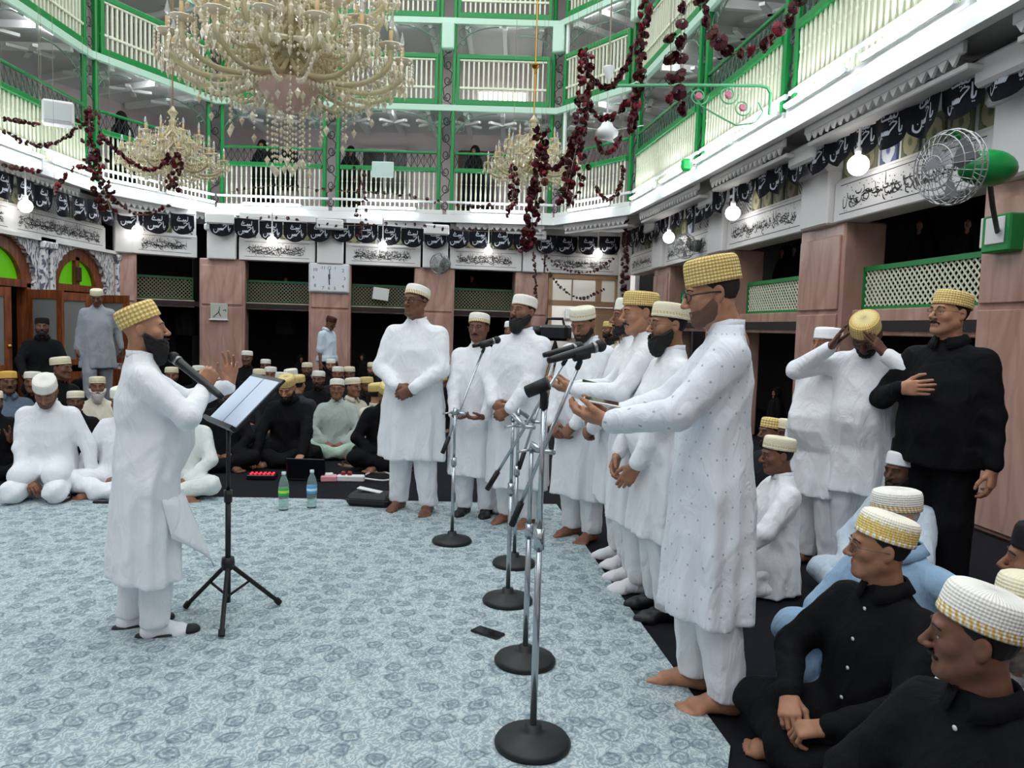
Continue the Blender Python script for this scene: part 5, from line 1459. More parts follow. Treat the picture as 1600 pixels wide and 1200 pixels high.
MB().bevbox((0, 0, 0), (.3, .14, .28), .012).build('case', M_GREEN, t); MB().bevbox((-.16, -.01, .02), (.03, .11, .23), .006).build('side_face', M_WHITE, t); MB().bevbox((.0, -.075, .02), (.2, .012, .2), .006).build('face_plate', M_WHITE, t); MB().bevbox((-.178, -.01, -.05), (.008, .06, .03), .002).build('switch', M_INK, t)
p = on_wall(1103, 386, WR.P0, WR.P1)
wire_fan('dark grey wall fan on the right wall under the white valance', p + nr * .35, (-.8, -.6, -.1), .2, mat('fan_grey', (92, 98, 96), .4), p + Vector((0, 0, .25)))
p = on_wall(690, 414, WF.P0, WF.P1)
wire_fan('pale grey wall fan on the far pillar above the tall man', p + Vector((0, -.35, 0)), (-.3, -1, -.1), .22, mat('fan_pale', (120, 134, 124), .4), p + Vector((0, 0, -.2)))
# ================================================================ clock, plaques, notices, boxes
def text_me(s_, size, m, ext=.0):
    c = bpy.data.curves.new('numeral', 'FONT'); c.body = s_; c.size = size; c.align_x = 'CENTER'; c.align_y = 'CENTER'; c.resolution_u = 2
    o = bpy.data.objects.new('tmp', c); COL.objects.link(o); bpy.context.view_layer.update()
    me = bpy.data.meshes.new_from_object(o.evaluated_get(bpy.context.evaluated_depsgraph_get())); bpy.data.objects.remove(o); me.materials.clear(); me.materials.append(m); return me
pa, pb_ = on_wall(484, 412, WF.P0, WF.P1), on_wall(545, 458, WF.P0, WF.P1)
cw = .74; cc = (pa + pb_) / 2; cc = cc + Vector((math.sin(WF.ang), -math.cos(WF.ang), 0)) * .06
t = thing('wall_clock', 'large square white wall clock on a marble pillar', 'clock', cc, WF.ang)
MB().bevbox((0, 0, 0), (.84, .07, .62), .03).build('case', mat('silver_case', (206, 208, 212), .3), t)
MB().bevbox((0, -.036, 0), (.76, .01, .54), .004).build('dial', mat('clock_dial', (222, 224, 232), .5), t)
for h in range(1, 13):
    a = PI / 2 - h * PI / 6; k = min(.32 / max(abs(math.cos(a)), 1e-3), .21 / max(abs(math.sin(a)), 1e-3)); k = min(k, .33)
    link('numeral', text_me(str(h), .095, M_INK), t, (k * math.cos(a), -.0425, k * math.sin(a)), (PI / 2, 0, 0))
MB().box((.012, -.05, .08), (.014, .004, .2), Matrix.Rotation(-.06, 3, 'Y')).build('minute_hand', M_INK, t); MB().box((.0, -.047, -.03), (.02, .004, .22), Matrix.Rotation(-.08, 3, 'Y')).build('hour_hand', M_INK, t)
def plaque(name, label, cat, W, px, py, w_, h, off, mt, ang=0.0, marks=None):
    p = on_wall(px, py, W.P0, W.P1) + Vector((math.sin(W.ang), -math.cos(W.ang), 0)) * off
    t = thing(name, label, cat, p, W.ang); o = MB().bevbox((0, 0, 0), (w_, .02, h), .005).build('board', mt, t); o.rotation_euler.y = ang
    if marks: marks(t)
    return t
def mk(t):
    m = MB()
    for s_ in ([(-.11, -.1), (-.05, -.06), (.0, .0), (.02, .11)], [(.0, .0), (.03, -.08), (.05, -.1)], [(.08, .02), (.13, .04), (.14, .0)], [(-.12, -.12), (-.06, -.1)]): ribbon(m, s_, .018, -.013, 4)
    m.build('emblem_strokes', M_INK, t)
    MB().bevbox((0, -.01, -.165), (.38, .05, .03), .005).build('ledge', M_WHITE, t)
plaque('emblem_plaque', 'small square plaque with dark brush strokes on the left pillar', 'plaque', WF, 343, 487, .34, .34, .06, mat('plaque_grey', (186, 190, 178), .5), 0, mk)
plaque('paper_notice', 'blank white paper stuck on the far lattice screen', 'notice', WF, 595, 459, .34, .26, -.12, mat('paper_white', (214, 216, 214), .7), .12)
o = on_Y(598, 265, 16.4); t = thing('hanging_notice', 'pale blank rectangular board hung on the far gallery railing', 'notice', o); MB().bevbox((0, 0, 0), (.46, .03, .33), .05).build('board', mat('pale_board', (198, 222, 214), .5), t); MB().tube([(0, .01, .15), (0, .06, .3)], .01, 5).build('hook', M_IRON, t)
p = on_Y(91, 178, 11.7); t = thing('wall_speaker', 'white box loudspeaker on the left gallery railing', 'speaker', p, .5)
MB().bevbox((0, 0, 0), (.42, .3, .34), .03).build('cabinet', M_WHITE, t); MB().bevbox((0, -.16, 0), (.34, .012, .26), .02).build('grille', mat('speaker_grille', (196, 200, 200), .8), t)
p = on_Y(152, 270, 13.72); t = thing('green_tube_lamp', 'small bright green bracket lamp under the left rose cluster', 'lamp', p)
m = MB(); m.tube([(-.05, 0, .25), (-.08, 0, .1), (-.05, 0, -.1), (.05, 0, -.2), (.12, 0, -.15)], .02, 6); m.tube([(-.06, 0, .05), (.08, 0, .05)], .018, 6); m.build('bent_tube', mat('green_glow', (30, 170, 80), .4, emit=(30, 200, 90), es=.8), t); MB().bevbox((-.05, .09, .25), (.06, .22, .06), .01).build('socket', M_IRON, t)
for (px, py, W, lb) in ((1072, 258, 11, 'small green bracket lamp on the right gallery edge, far one'),):
    p = on_Y(px, py, 11.0); t = thing('green_bracket_lamp', lb, 'lamp', p); MB().bevbox((0, 0, 0), (.14, .1, .17), .03).build('shade', mat('green_lamp_shade', (30, 150, 70), .3, emit=(30, 170, 80), es=.3), t); MB().tube([(0, 0, .05), (0, .1, .1)], .012, 5).build('bracket', M_IRON, t)
# dark framed disc emblem on the second floor left, speaker drums, conduit
p = on_Y(592 / 1.0 if False else 183, 180, 14.6)
# ================================================================ stands and things on the rug
M_STEEL = mat('chrome_tube', (176, 182, 188), .2, .85); M_BASE = mat('cast_iron_black', (15, 16, 17), .5); M_RUB = mat('black_rubber', (16, 16, 18), .6); M_MIC = mat('mic_black', (14, 14, 16), .35)
def mic_mesh(m, A, d, L=.21):
    """hand microphone body starting at A along d"""
    A = Vector(A); d = Vector(d).normalized()
    m.tube([A, A + d * .03, A + d * (L - .06), A + d * (L - .045)], [.0125, .0155, .0215, .0225], 12)
    return A + d * L
def mic_stand(label, base, top, boom=None, mic=None, clip=False):
    """base pixel on the rug; top = height of the upright; boom = (rear xyz, front xyz)"""
    B = on_z(base[0], base[1], .013)
    t = thing('microphone_stand', label, 'microphone stand', B)
    MB().lathe([(.135, 0), (.138, .012), (.128, .026), (.075, .036), (.05, .05), (.032, .055), (.03, .075)], n=32).build('round_base', M_BASE, t, True)
    m = MB(); m.tube([(0, 0, .05), (0, 0, top * .62)], .0125, 12); m.build('lower_tube', M_STEEL, t, True)
    m = MB(); m.tube([(0, 0, top * .6), (0, 0, top)], .0095, 10); m.build('upper_tube', M_STEEL, t, True)
    m = MB(); m.tube([(0, 0, top * .58), (0, 0, top * .64)], .019, 12); m.build('clutch', M_STEEL, t, True)
    if clip:
        m = MB(); m.tube([(0, 0, top - .02), (0, 0, top + .03), (-.01, 0, top + .05)], .014, 8); m.tube([(.012, -.01, top + .07), (-.06, .012, top + .035)], [.024, .022], 10); m.build('microphone_clip', M_RUB, t, True)
    if boom:
        a, b = [Vector(v) - B for v in boom]; q = Vector((0, 0, top))
        m = MB(); m.tube([a, b], .0085, 8); m.build('boom_arm', M_STEEL, t, True)
        d = (b - a).normalized()
        m = MB(); m.tube([a - d * .02, a + d * .1], .015, 8); m.build('boom_grip', M_RUB, t, True)
        s_ = (q - a).dot(d); piv = a + d * s_
        m = MB(); m.tube([q - Vector((0, 0, .03)), q, piv], .015, 8); m.tube([piv + Vector((.05, -.03, 0)), piv - Vector((.05, -.03, 0))], .011, 8); m.tube([piv - Vector((.05, -.03, 0)), piv - Vector((.11, -.02, .01))], .006, 6); m.build('pivot_clamp', M_STEEL, t, True)
        if mic:
            md = Vector(mic).normalized(); c = b + Vector((0, 0, .03))
            m = MB(); m.tube([b - d * .03, b, c], .012, 8); m.tube([c - md * .03, c + md * .04], .023, 10); m.build('microphone_clip', M_RUB, t, True)
    return t, B
def microphone(label, P, d, L=.2):
    t = thing('microphone', label, 'microphone', P); m = MB(); e = mic_mesh(m, (0, 0, 0), d, L); m.build('handle', M_MIC, t, True)
    MB().sphere(e - Vector(d).normalized() * .015, .0275, 14, 10).build('grille', mat('mic_grille', (40, 40, 42), .5, .5), t, True)
    m = MB(); dd = Vector(d).normalized(); m.tube([dd * (L - .05), dd * (L - .035)], .0245, 12); m.build('ring', mat('mic_ring', (150, 150, 150), .3, .8), t, True)
    return t
# nearest straight stand with an empty clip
mic_stand('straight chrome microphone stand with an empty black clip, nearest the camera', (832, 1163), 1.23, clip=True)
B4 = on_z(820, 1034, .013)
f4 = on_Y(906, 566, B4.y - .12); r4 = on_Y(802, 815, B4.y + .05)
mic_stand('boom microphone stand second nearest the camera, holding the large microphone', (820, 1034), .98, (r4, f4), (1, .35, .22))
md = Vector((1, .35, .3)); c4 = f4 + Vector((0, 0, .045)); microphone('black microphone on the boom in front of the man with downcast eyes, larger of two', c4 - md.normalized() * .15, md, .26)
B3 = on_z(793, 940, .013)
f3 = on_Y(884, 562, B3.y - .15); r3 = on_Y(764, 760, B3.y + .02)
mic_stand('boom microphone stand third from the camera with chrome cross clamp', (793, 940), 1.02, (r3, f3), (1, .4, .2))
c3 = f3 + Vector((0, 0, .05)); md3 = Vector((1, .4, .25)); microphone('black microphone on the rear boom, smaller of two', c3 - md3.normalized() * .13, md3, .22)
B2_ = on_z(803, 882, .013)
f2 = on_Y(866, 562, B2_.y + .3); r2 = on_Y(812, 728, B2_.y)
mic_stand('boom microphone stand fourth from the camera, almost hidden behind others', (803, 882), .98, (r2, f2))
B1_ = on_z(706, 847, .013)
f1 = on_Y(756, 545, B1_.y + .25); r1 = on_Y(693, 704, B1_.y - .05)
mic_stand('boom microphone stand before the man with glasses, farthest from the camera', (706, 847), .92, (r1, f1), (.9, .1, .25))
microphone('dark microphone held close to the mouth of the man with glasses', on_Y(738, 541, B1_.y + .25), (1, .25, .28), .2)
# music stand
cb = on_z(356, 962, .013)
t = thing('music_stand', 'black folding music stand with a white sheet before the lead singer', 'music stand', cb)
feet = [on_z(290, 951, .015) - cb, on_z(346, 997, .015) - cb, on_z(437, 945, .015) - cb]
hubz = .27
for f_ in feet:
    m = MB(); m.tube([(0, 0, hubz), (f_.x, f_.y, .015)], .011, 8); o = m.build('leg', M_RUB, t)
    m2 = MB(); m2.tube([(f_.x * .93, f_.y * .93, .035), (f_.x, f_.y, .012)], .016, 8); m2.build('rubber_foot', M_RUB, o)
    m = MB(); m.tube([(f_.x * .42, f_.y * .42, hubz * .6), (0, 0, .1)], .007, 6); m.build('brace', M_RUB, t)
dk = on_Y(366, 672, cb.y - .12)
M_BLK = mat('stand_black', (20, 20, 22), .4)
m = MB(); m.tube([(0, 0, .07), (0, 0, .62)], .014, 10); m.build('lower_pole', M_BLK, t, True)
DESKPOLE = True
m = MB(); m.lathe([(.03, hubz - .03), (.034, hubz), (.03, hubz + .03)], n=10); m.lathe([(.02, .58), (.022, .64)], n=10); m.build('hub', M_BLK, t, True)
A = on_Y(325, 655, cb.y + .27) - cb; Bq = on_Y(367, 673, cb.y - .13) - cb; Cq = on_Y(444, 593, cb.y - .02) - cb; Dq = A + (Cq - Bq)
nrm = (Bq - A).cross(Dq - A).normalized()
if nrm.z < 0: nrm = -nrm
def slab(m, q, t0, t1, mi=0):
    m.add([v + nrm * t0 for v in q] + [v + nrm * t1 for v in q], [(3, 2, 1, 0), (4, 5, 6, 7), (0, 1, 5, 4), (1, 2, 6, 5), (2, 3, 7, 6), (3, 0, 4, 7)], mi)
m = MB(); slab(m, [A, Bq, Cq, Dq], -.012, 0); m.build('desk', M_BLK, t)
def fr(u, v): return A + (Bq - A) * u + (Dq - A) * v
m = MB(); slab(m, [fr(-.02, -.03), fr(1.02, -.03), fr(1.02, .03), fr(-.02, .03)], -.005, .03); m.build('lip', M_BLK, t)
for nm, u0, u1 in (('sheet', .03, .485), ('sheet', .515, .97)):
    m = MB(); slab(m, [fr(u0, .05), fr(u1, .05), fr(u1, .93), fr(u0, .93)], .001, .005); m.build(nm, mat('paper_bluewhite', (206, 220, 236), .6), t)
mid = (A + Bq + Cq + Dq) / 4
zd = (nrm.dot(A)) / nrm.z - .03
m = MB(); m.tube([(0, 0, .6), (.0, .0, min(zd, 1.12))], .0105, 10); m.build('upper_pole', M_BLK, t, True)
m = MB(); m.tube([(0, 0, min(zd, 1.12) - .02), mid - nrm * .012], .014, 8); m.build('tilt_joint', M_BLK, t)
# bottles
def bottle(label, px, py, lab, stripe):
    B = on_z(px, py, .013); t = thing('water_bottle', label, 'bottle', B); k = .31 / .31
    pet = mat('clear_pet', (206, 226, 222), .06, trans=.8, ior=1.2)
    prof = [(.0, 0), (.036, .0), (.04, .012), (.037, .03), (.04, .04), (.037, .055), (.04, .07), (.0375, .085), (.04, .1), (.04, .19), (.036, .215), (.028, .245), (.017, .268), (.0145, .275), (.0145, .285)]
    MB().lathe(prof, n=20).build('bottle_body', pet, t, True)
    MB().lathe([(.0165, .283), (.0172, .286), (.0172, .305), (.0, .307)], n=14).build('screw_cap', mat('bottle_cap', (196, 220, 224), .4), t, True)
    MB().lathe([(.0408, .12), (.0412, .122), (.0412, .178), (.0408, .18)], n=20).build('paper_label', mat(lab, stripe, .5), t, True)
    MB().lathe([(.0414, .14), (.0416, .141), (.0416, .158), (.0414, .16)], n=20).build('label_stripe', mat(lab + '_stripe', (190, 226, 60) if stripe[1] > stripe[2] else (206, 226, 240), .5), t, True)
bottle('clear water bottle with a green label at the rug edge', 443, 797, 'label_green', (58, 168, 92)); bottle('clear water bottle with a light blue label at the rug edge', 487, 793, 'label_blue', (84, 160, 214))
def flat(name, label, cat, px, py, size, ang, mt, z=.013, b=.004):
    P = on_z(px, py, z); t = thing(name, label, cat, P, ang); MB().bevbox((0, 0, size[2] / 2), size, b).build('body', mt, t); return t
M_PH = mat('phone_black', (18, 18, 24), .25)
t = flat('smartphone', 'black smartphone lying flat on the rug near the stands', 'phone', 762, 990, (.075, .16, .011), .95, M_PH); MB().bevbox((0, 0, .0115), (.068, .15, .002), .001).build('screen', mat('phone_glass', (10, 10, 16), .08), t)
t = flat('remote_control', 'small dark remote lying by the lead singer on the rug', 'remote', 164, 786, (.17, .05, .02), .05, M_PH); MB().bevbox((.0, 0, .021), (.12, .03, .003), .001).build('keypad', mat('keypad_grey', (70, 74, 80), .6), t)
t = flat('tissue_packet', 'white tissue packet on the rug before the kneeling man in white', 'packet', 62, 776, (.2, .1, .03), .1, mat('paper_white', (214, 216, 214), .7)); MB().bevbox((.03, 0, .032), (.08, .02, .006), .002).build('opening_flap', mat('flap_grey', (196, 200, 204), .7), t)
t = flat('leather_pouch', 'small dark pouch with keys on the rug before the kneeling man', 'pouch', 91, 783, (.15, .1, .035), -.2, mat('pouch_brown', (50, 38, 34), .5)); MB().tube([(.05, -.02, .04), (.09, -.03, .03), (.1, .0, .04), (.06, .02, .045), (.05, -.02, .04)], .004, 5).build('key_ring', M_STEEL, t)
t = flat('smartphone', 'dark phone lying beside the pouch on the left', 'phone', 101, 779, (.14, .08, .012), .1, M_PH); MB().bevbox((0, 0, .0125), (.13, .07, .002), .001).build('screen', mat('phone_glass', (10, 10, 16), .08), t)
# laptop seen from behind its lid
P = on_z(478, 752, 0); t = thing('laptop', 'black laptop with open lid before the man in black with yellow cap', 'laptop', P, 0)
MB().bevbox((0, .14, .012), (.36, .26, .022), .006).build('keyboard_base', M_PH, t); m = MB(); m.bevbox((0, -.0, .11), (.36, .012, .22), .004, Matrix.Rotation(.18, 3, 'X')); m.build('lid', M_PH, t)
P = on_z(410, 748, 0); t = thing('audio_mixer', 'small sound mixer glowing with red lights', 'mixer', P, .1)
MB().bevbox((0, 0, .025), (.26, .16, .05), .008).build('case', M_PH, t)
for j in range(6):
    for q in range(2): MB().sphere((-.1 + j * .04, -.03 + q * .06, .052), (.012, .012, .008), 8, 5).build('red_light', mat('red_led', (255, 40, 50), .4, emit=(255, 30, 50), es=2.5), t)
P = on_z(514, 752, 0); t = thing('cassette_box', 'small pink and white adapter beside the laptop', 'adapter', P, .2); MB().bevbox((0, 0, .03), (.15, .1, .06), .01).build('case', mat('pale_pink', (222, 150, 160), .5), t); MB().bevbox((0, 0, .065), (.08, .06, .03), .01).build('top', M_WHITE, t)
P = on_z(548, 752, 0); t = thing('power_strip', 'white power strip with red plugs on the black carpet', 'power strip', P, .05); MB().bevbox((0, 0, .03), (.26, .08, .06), .01).build('case', M_WHITE, t)
for j in range(2): MB().bevbox((-.07 + j * .06, 0, .075), (.04, .045, .04), .008).build('plug', mat('plug_red', (150, 40, 44), .5), t)
m = MB(); m.tube(arc([(.13, 0, .03), (.3, .02, .01), (.38, .15, .01), (.3, .4, .01), (.15, .42, .01), (.1, .3, .01)], 6), .008, 6); m.build('cable', M_WHITE, t)
P = on_z(580, 788, .013); t = thing('black_case', 'flat black case with a folded paper on top at the rug edge', 'case', P, -.15)
MB().bevbox((0, 0, .05), (.36, .24, .1), .03).build('case_body', mat('case_black', (30, 28, 30), .6), t); MB().bevbox((0, 0, .055), (.365, .245, .012), .004).build('zip_band', mat('zip_dark', (14, 14, 14), .5), t)
m = MB(); m.box((-.02, .02, .115), (.2, .08, .006), Matrix.Rotation(.15, 3, 'Y')); m.build('folded_paper', mat('paper_white', (214, 216, 214), .7), t)
P = on_z(783, 802, .013); t = thing('plastic_bag', 'crumpled grey plastic bag behind the microphone stands', 'bag', P)
g = Grid((-.15, -.12, -.02), (.15, .12, .2), .012); g.u(g.el((0, 0, .06), (.11, .08, .08)) + .012 * np.sin(g.X * 60 + g.Z * 40) + .012 * np.sin(g.Y * 70 - g.Z * 50)); g.u(g.el((.06, .02, .12), (.05, .05, .05)) + .01 * np.sin(g.Z * 90), .03); g.cut(.0 - g.Z + 0 * g.X)
link('bag_body', Geo(*g.mesh()).me('bag', mat('grey_plastic', (196, 200, 204), .3)), t); MB().tube([(.05, .02, .15), (.08, .0, .2), (.1, .03, .15)], .006, 5).build('handle_loop', mat('grey_plastic', (196, 200, 204), .3), t)
# ================================================================ people
def kset(**k):
    d = dict(top='white', bottom='white', feet='bare'); d.update(k); return d
def fp(x, y):
    p = on_z(x, y, 0); return (p.x, p.y)
# ---- lead singer on the left
ls, la = figure('person', 'lead singer with long black beard, gold cap and white kurta holding a microphone', fp(228, 988), 30, H=1.545, hem=.32, cap='goldlattice', captilt=.38, hairc='shaved', beard='long', skin_='tan', head=(-10, -4), hk='round', feet='sock', foot_y=(.06, -.04), wide=1.26, belly=.05, collar='band',
    arms=(((.13, .27, 1.30), (-.15, .35, .8), (-1, .2, .2), 'grip', (1, .25, -.9)), ((-.1, .43, 1.30), (.1, .1, 1), (1, -.55, .1), 'spread', (-.6, -.1, -1))), tallcap=1.15)
fl_ = MB(); s_ = la['sc']
V = []
for j in range(7):
    q = j / 6
    for i in range(5):
        u = i / 4 - .5; a_ = .3 + (i / 4) * 1.15; V.append((.27 * math.cos(a_) * s_, (.175 * math.sin(a_) + (.16 * math.sin(a_)) * q) * s_, (.76 - .44 * q * (.45 + .55 * i / 4)) * s_))
fl_.add(V, [(j * 5 + i, j * 5 + i + 1, (j + 1) * 5 + i + 1, (j + 1) * 5 + i) for j in range(6) for i in range(4)])
kur = [o for o in ls.children if o.name.startswith('kurta')][0]
o = fl_.build('kurta_flap', cloth('cloth_white', TOPS['white']), kur, True); so = o.modifiers.new('thick', 'SOLIDIFY'); so.thickness = .006
# black slippers under white socks
for sx, fy in ((-1, -.04), (1, .06)):
    q = MB(); q.lathe([(.0, 0), (.043, 0), (.046, .012), (.044, .024), (.0, .026)], n=24, sy=3.0); q.sphere((0, .105, .022), (.042, .045, .026), 14, 8)
    o = q.build('slipper', mat('slipper_black', (20, 20, 24), .6), ls, True); o.location = (sx * .1 * la['sc'], (fy + .03) * la['sc'], -.001); o.rotation_euler.z = -sx * .14
tl_ = on_Y(348, 622, 3.52); tp_ = on_Y(268, 556, 3.62)
microphone('silver and black microphone held by the bearded lead singer', tl_, tp_ - tl_, (tp_ - tl_).length)
# slippers of the lead singer
# ---- the standing row of singers
figure('person', 'tall man with dark glasses and gold cap in a white kurta with small grey dots', fp(1098, 1094), 172, H=1.79, hem=.37, top='dots', cap='gold', captilt=.02, beard='stubble', hairc='brown', skin_='tan', head=(4, 13), glasses='dark', foot_y=(.05, -.05), stance=.1, tallcap=1.25, rnd=1,
    arms=(((.06, .40, 1.10), (-.3, 1, .1), (-.5, -.1, 1), 'cup', (.8, -.3, -.6)), ((-.13, .40, 1.10), (.35, 1, .12), (.5, -.1, 1), 'cup', (-.8, -.3, -.7))))
figure('person', 'man with full black beard and thin glasses standing behind the man in the dotted kurta', fp(1027, 960), 186, H=1.65, hem=.46, cap='cream', beard='full', skin_='olive', glasses='thin', feet='shoe', rnd=2, head=(6, 2), belly=.04, captilt=.15,
    arms=(((.16, .24, .83), (-.5, .35, -.8), (-.6, -.4, -.2), 'relax', (1, -.3, 0)), ((-.12, .2, .83), (.2, .5, -.9), (.8, -.3, 0), 'relax', (-1, -.3, 0))))
figure('person', 'man with thin moustache and pale gold cap reading a phone beside the bearded man', fp(988, 917), 180, H=1.73, hem=.42, cap='gold', beard='moustache', hairc='brown', skin_='tan', feet='sock', rnd=3, head=(12, 8), captilt=.18,
    arms=(((.12, .36, 1.15), (-.35, 1, .1), (-.4, 0, 1), 'cup', (.8, -.4, -.6)), ((-.1, .38, 1.15), (.35, 1, .1), (.4, 0, 1), 'cup', (-.8, -.4, -.6))))
figure('person', 'singer in white mostly hidden behind the man with the pale gold cap', fp(968, 880), 188, H=1.7, hem=.42, cap='white', beard='short', skin_='brown', feet='sock', rnd=4, arms=('claspR', 'claspL'))
figure('person', 'man with downcast eyes and a striped cream cap, hands folded low, barefoot', fp(905, 842), 222, H=1.68, hem=.33, cap='stripe', beard='short', skin_='brown', rnd=5, head=(12, 24), captilt=.2, wide=1.06, belly=.02,
    arms=(((.13, .2, .85), (-.75, .3, -.75), (0, -1, -.2), 'hold', (1, -.3, 0)), ((-.1, .22, .83), (.75, .25, -.7), (0, -1, -.2), 'hold', (-1, -.3, 0))))
figure('person', 'bearded man singing into the white microphone, hands clasped, white cap', fp(806, 820), 236, H=1.735, hem=.3, cap='white', beard='full', skin_='brown', rnd=6, head=(-6, -6), captilt=.12, glasses='thin', arms=('claspR', 'claspL'), wide=1.04)
figure('person', 'shorter man with glasses and a gold edged white cap holding a phone low', fp(741, 806), 258, H=1.6, hem=.36, cap='band', beard='moustache', skin_='dusk', rnd=7, glasses='thin', feet='shoe', captilt=.22, head=(-4, 2),
    arms=(((.13, .25, .87), (-.8, .6, -.1), (-.2, .1, 1), 'cup', (1, -.4, -.1)), ((-.13, .25, .87), (.8, .6, -.1), (.2, .1, 1), 'cup', (-1, -.4, -.1))))
figure('person', 'tallest singer on the left of the row with glasses, hands crossed at the wrists', fp(644, 800), 258, H=1.80, hem=.42, cap='band', beard=None, skin_='dusk', rnd=8, glasses='dark', captilt=.25, head=(-20, -3), foot_y=(-.03, .03), stance=.13, wide=1.08,
    arms=(((.07, .22, .98), (-.9, .15, -.45), (0, -1, 0), 'hold', (1, -.5, 0)), ((-.07, .24, .97), (.85, .2, -.5), (0, -1, 0), 'hold', (-1, -.5, 0))))
# phones in hands
def handphone(label, P, rot, col=(226, 226, 224)):
    t = thing('smartphone', label, 'phone', P); t.rotation_euler = rot
    MB().bevbox((0, 0, 0), (.075, .155, .009), .004).build('body', mat('phone_white', col, .3) if col[0] > 60 else M_PH, t); MB().bevbox((0, 0, .0052), (.068, .14, .001), .0004).build('screen', mat('phone_glass', (10, 10, 16), .08), t)
handphone('white phone in the hands of the man in the dotted kurta', on_Y(940, 628, 3.14), (.15, -.1, 1.45))
handphone('pale phone in the hands of the man with the pale gold cap', on_Y(928, 600, 4.47), (.2, -.15, 1.45))
handphone('dark phone held by the shorter man with gold edged cap', on_Y(745, 655, 5.93), (.1, 0, 1.5), (20, 20, 24))
# ---- standing at the right
figure('person', 'stout man in black shirt with moustache, glasses and gold cap, hand on chest', fp(1452, 950), 214, H=1.765, hem=.8, top='black', bottom='black', cap='gold', beard='moustache', skin_='tan', glasses='thin', feet='shoe', rnd=9, collar='shirt', belly=.02, wide=1.08, head=(-20, -4), captilt=.12,
    arms=(((.13, .21, 1.2), (-1, .12, .12), (0, -1, 0), 'flat', (.9, -.1, -1)), ((-.29, .04, .8), (0, .1, -1), (1, 0, 0), 'relax', (-.3, -1, 0))))
figure('person', 'man in white kurta with bowed head pulling his gold cap with both hands', fp(1338, 905), 222, H=1.7, hem=.56, cap='gold', beard='short', skin_='deep', rnd=10, head=(10, 46), captilt=.1, belly=.03, lean=.06,
    arms=(((.17, .16, 1.45), (-.55, .35, .6), (-1, -.1, -.1), 'flat', (1, .35, -.5)), ((-.17, .15, 1.42), (.5, .35, .7), (1, -.1, -.1), 'flat', (-1, .2, -.6))))
figure('person', 'older man in white kurta and plain white cap beside the marble pillar', fp(1272, 885), 205, H=1.56, hem=.54, cap='plainwhite', beard='stubble', hairc='grey', skin_='brown', rnd=11, belly=.05, wide=1.06, arms=(((.27, .06, .78), (0, .15, -1), (-1, 0, 0), 'relax', (.3, -1, 0)), 'side'), captilt=.05)
# ---- standing further back
p = on_Y(152, 480, 10.6)
figure('person', 'man in grey kurta walking through the arched doorway', (p.x, p.y), 292, H=1.62, zoff=.25, hem=.55, top='grey', bottom='grey', cap='cream', beard=None, skin_='dusk', rnd=12, foot_y=(.15, -.12), head=(0, 20), hi=False, arms=('side', ((-.3, -.1, .85), (0, -.3, -1), (1, 0, 0), 'relax', (-.2, -1, 0))))
p = on_Y(512, 520, 13.6)
figure('person', 'man in pale blue shirt and dark red cap walking past the clock pillar', (p.x, p.y), 340, H=1.62, hem=.85, top='paleblue', bottom='charcoal', cap='dark', beard=None, skin_='dusk', rnd=13, hi=False, collar='shirt', sleeve=.5, head=(0, 25), feet='shoe')
p = on_Y(66, 530, 10.4)
figure('person', 'man in black with a black cap seated by the arched door', (p.x, p.y), 300, pose='kneel', zoff=.42, top='black', bottom='black', cap='black', beard='short', skin_='dusk', rnd=14, hi=False, arms=('lap2', 'lap2'), collar='shirt')
for (px, Y, H_, cp, tp, lb, f_) in ((966, 9.4, 1.6, 'orange', 'cream', 'man in a cream shirt and orange cap standing in the far doorway crowd', 200), (950, 10.6, 1.62, 'gold', 'charcoal', 'man in dark shirt and gold cap near the bright doorway', 215), (978, 8.6, 1.5, 'stripe', 'cream', 'man in a striped cap standing between the singers and the doorway', 220), (797, 9.2, 1.57, 'plainwhite', 'black', 'man in black with white cap seen between two singers', 250)):
    p = on_Y(px, 560, Y); figure('person', lb, (p.x, p.y), f_, H=H_, hem=.5, top=tp, bottom='cream', cap=cp, beard='short', skin_='brown', rnd=int(px), hi=False)
# ---- seated audience
def seat(label, px, py, facing, top='black', cap='white', beard='short', skin_='dusk', H=1.72, pose='cross', arms=('lapR', 'lapR'), bottom=None, hi=False, ztop=None, at=None, Y=None, **k):
    H = H if (ztop or at or Y) else 1.62
    zt = ztop or ({'cross': .965, 'kneel': 1.07}[pose] * H / 1.72)
    p = on_z(px, py, zt)
    if at: p = on_z(at[0], at[1], 0)
    if Y: p = on_Y(px, py, Y); H = p.z / .965 * 1.72
    return figure('person', label, (p.x, p.y), facing, H=H, pose=pose, top=top, bottom=bottom or top, cap=cap, beard=beard, skin_=skin_, arms=arms, hi=hi, rnd=int(px * 3 + py), **k)
FLOOR = ((.22, .44, .93), (-.1, .9, -.5), (0, 0, -1), 'relax', (1, -.2, .2))
FLOORL = ((-.24, .44, .93), (.1, .9, -.5), (0, 0, -1), 'relax', (-1, -.2, .2))
SIDEF = ((-.34, .12, .86), (-.3, .6, -.5), (0, 0, -1), 'flat', (-1, -.6, .2))
CHIN = ((-.06, .22, 1.42), (.2, .1, .9), (.6, -.8, 0), 'hold', (-1, .2, -.8))
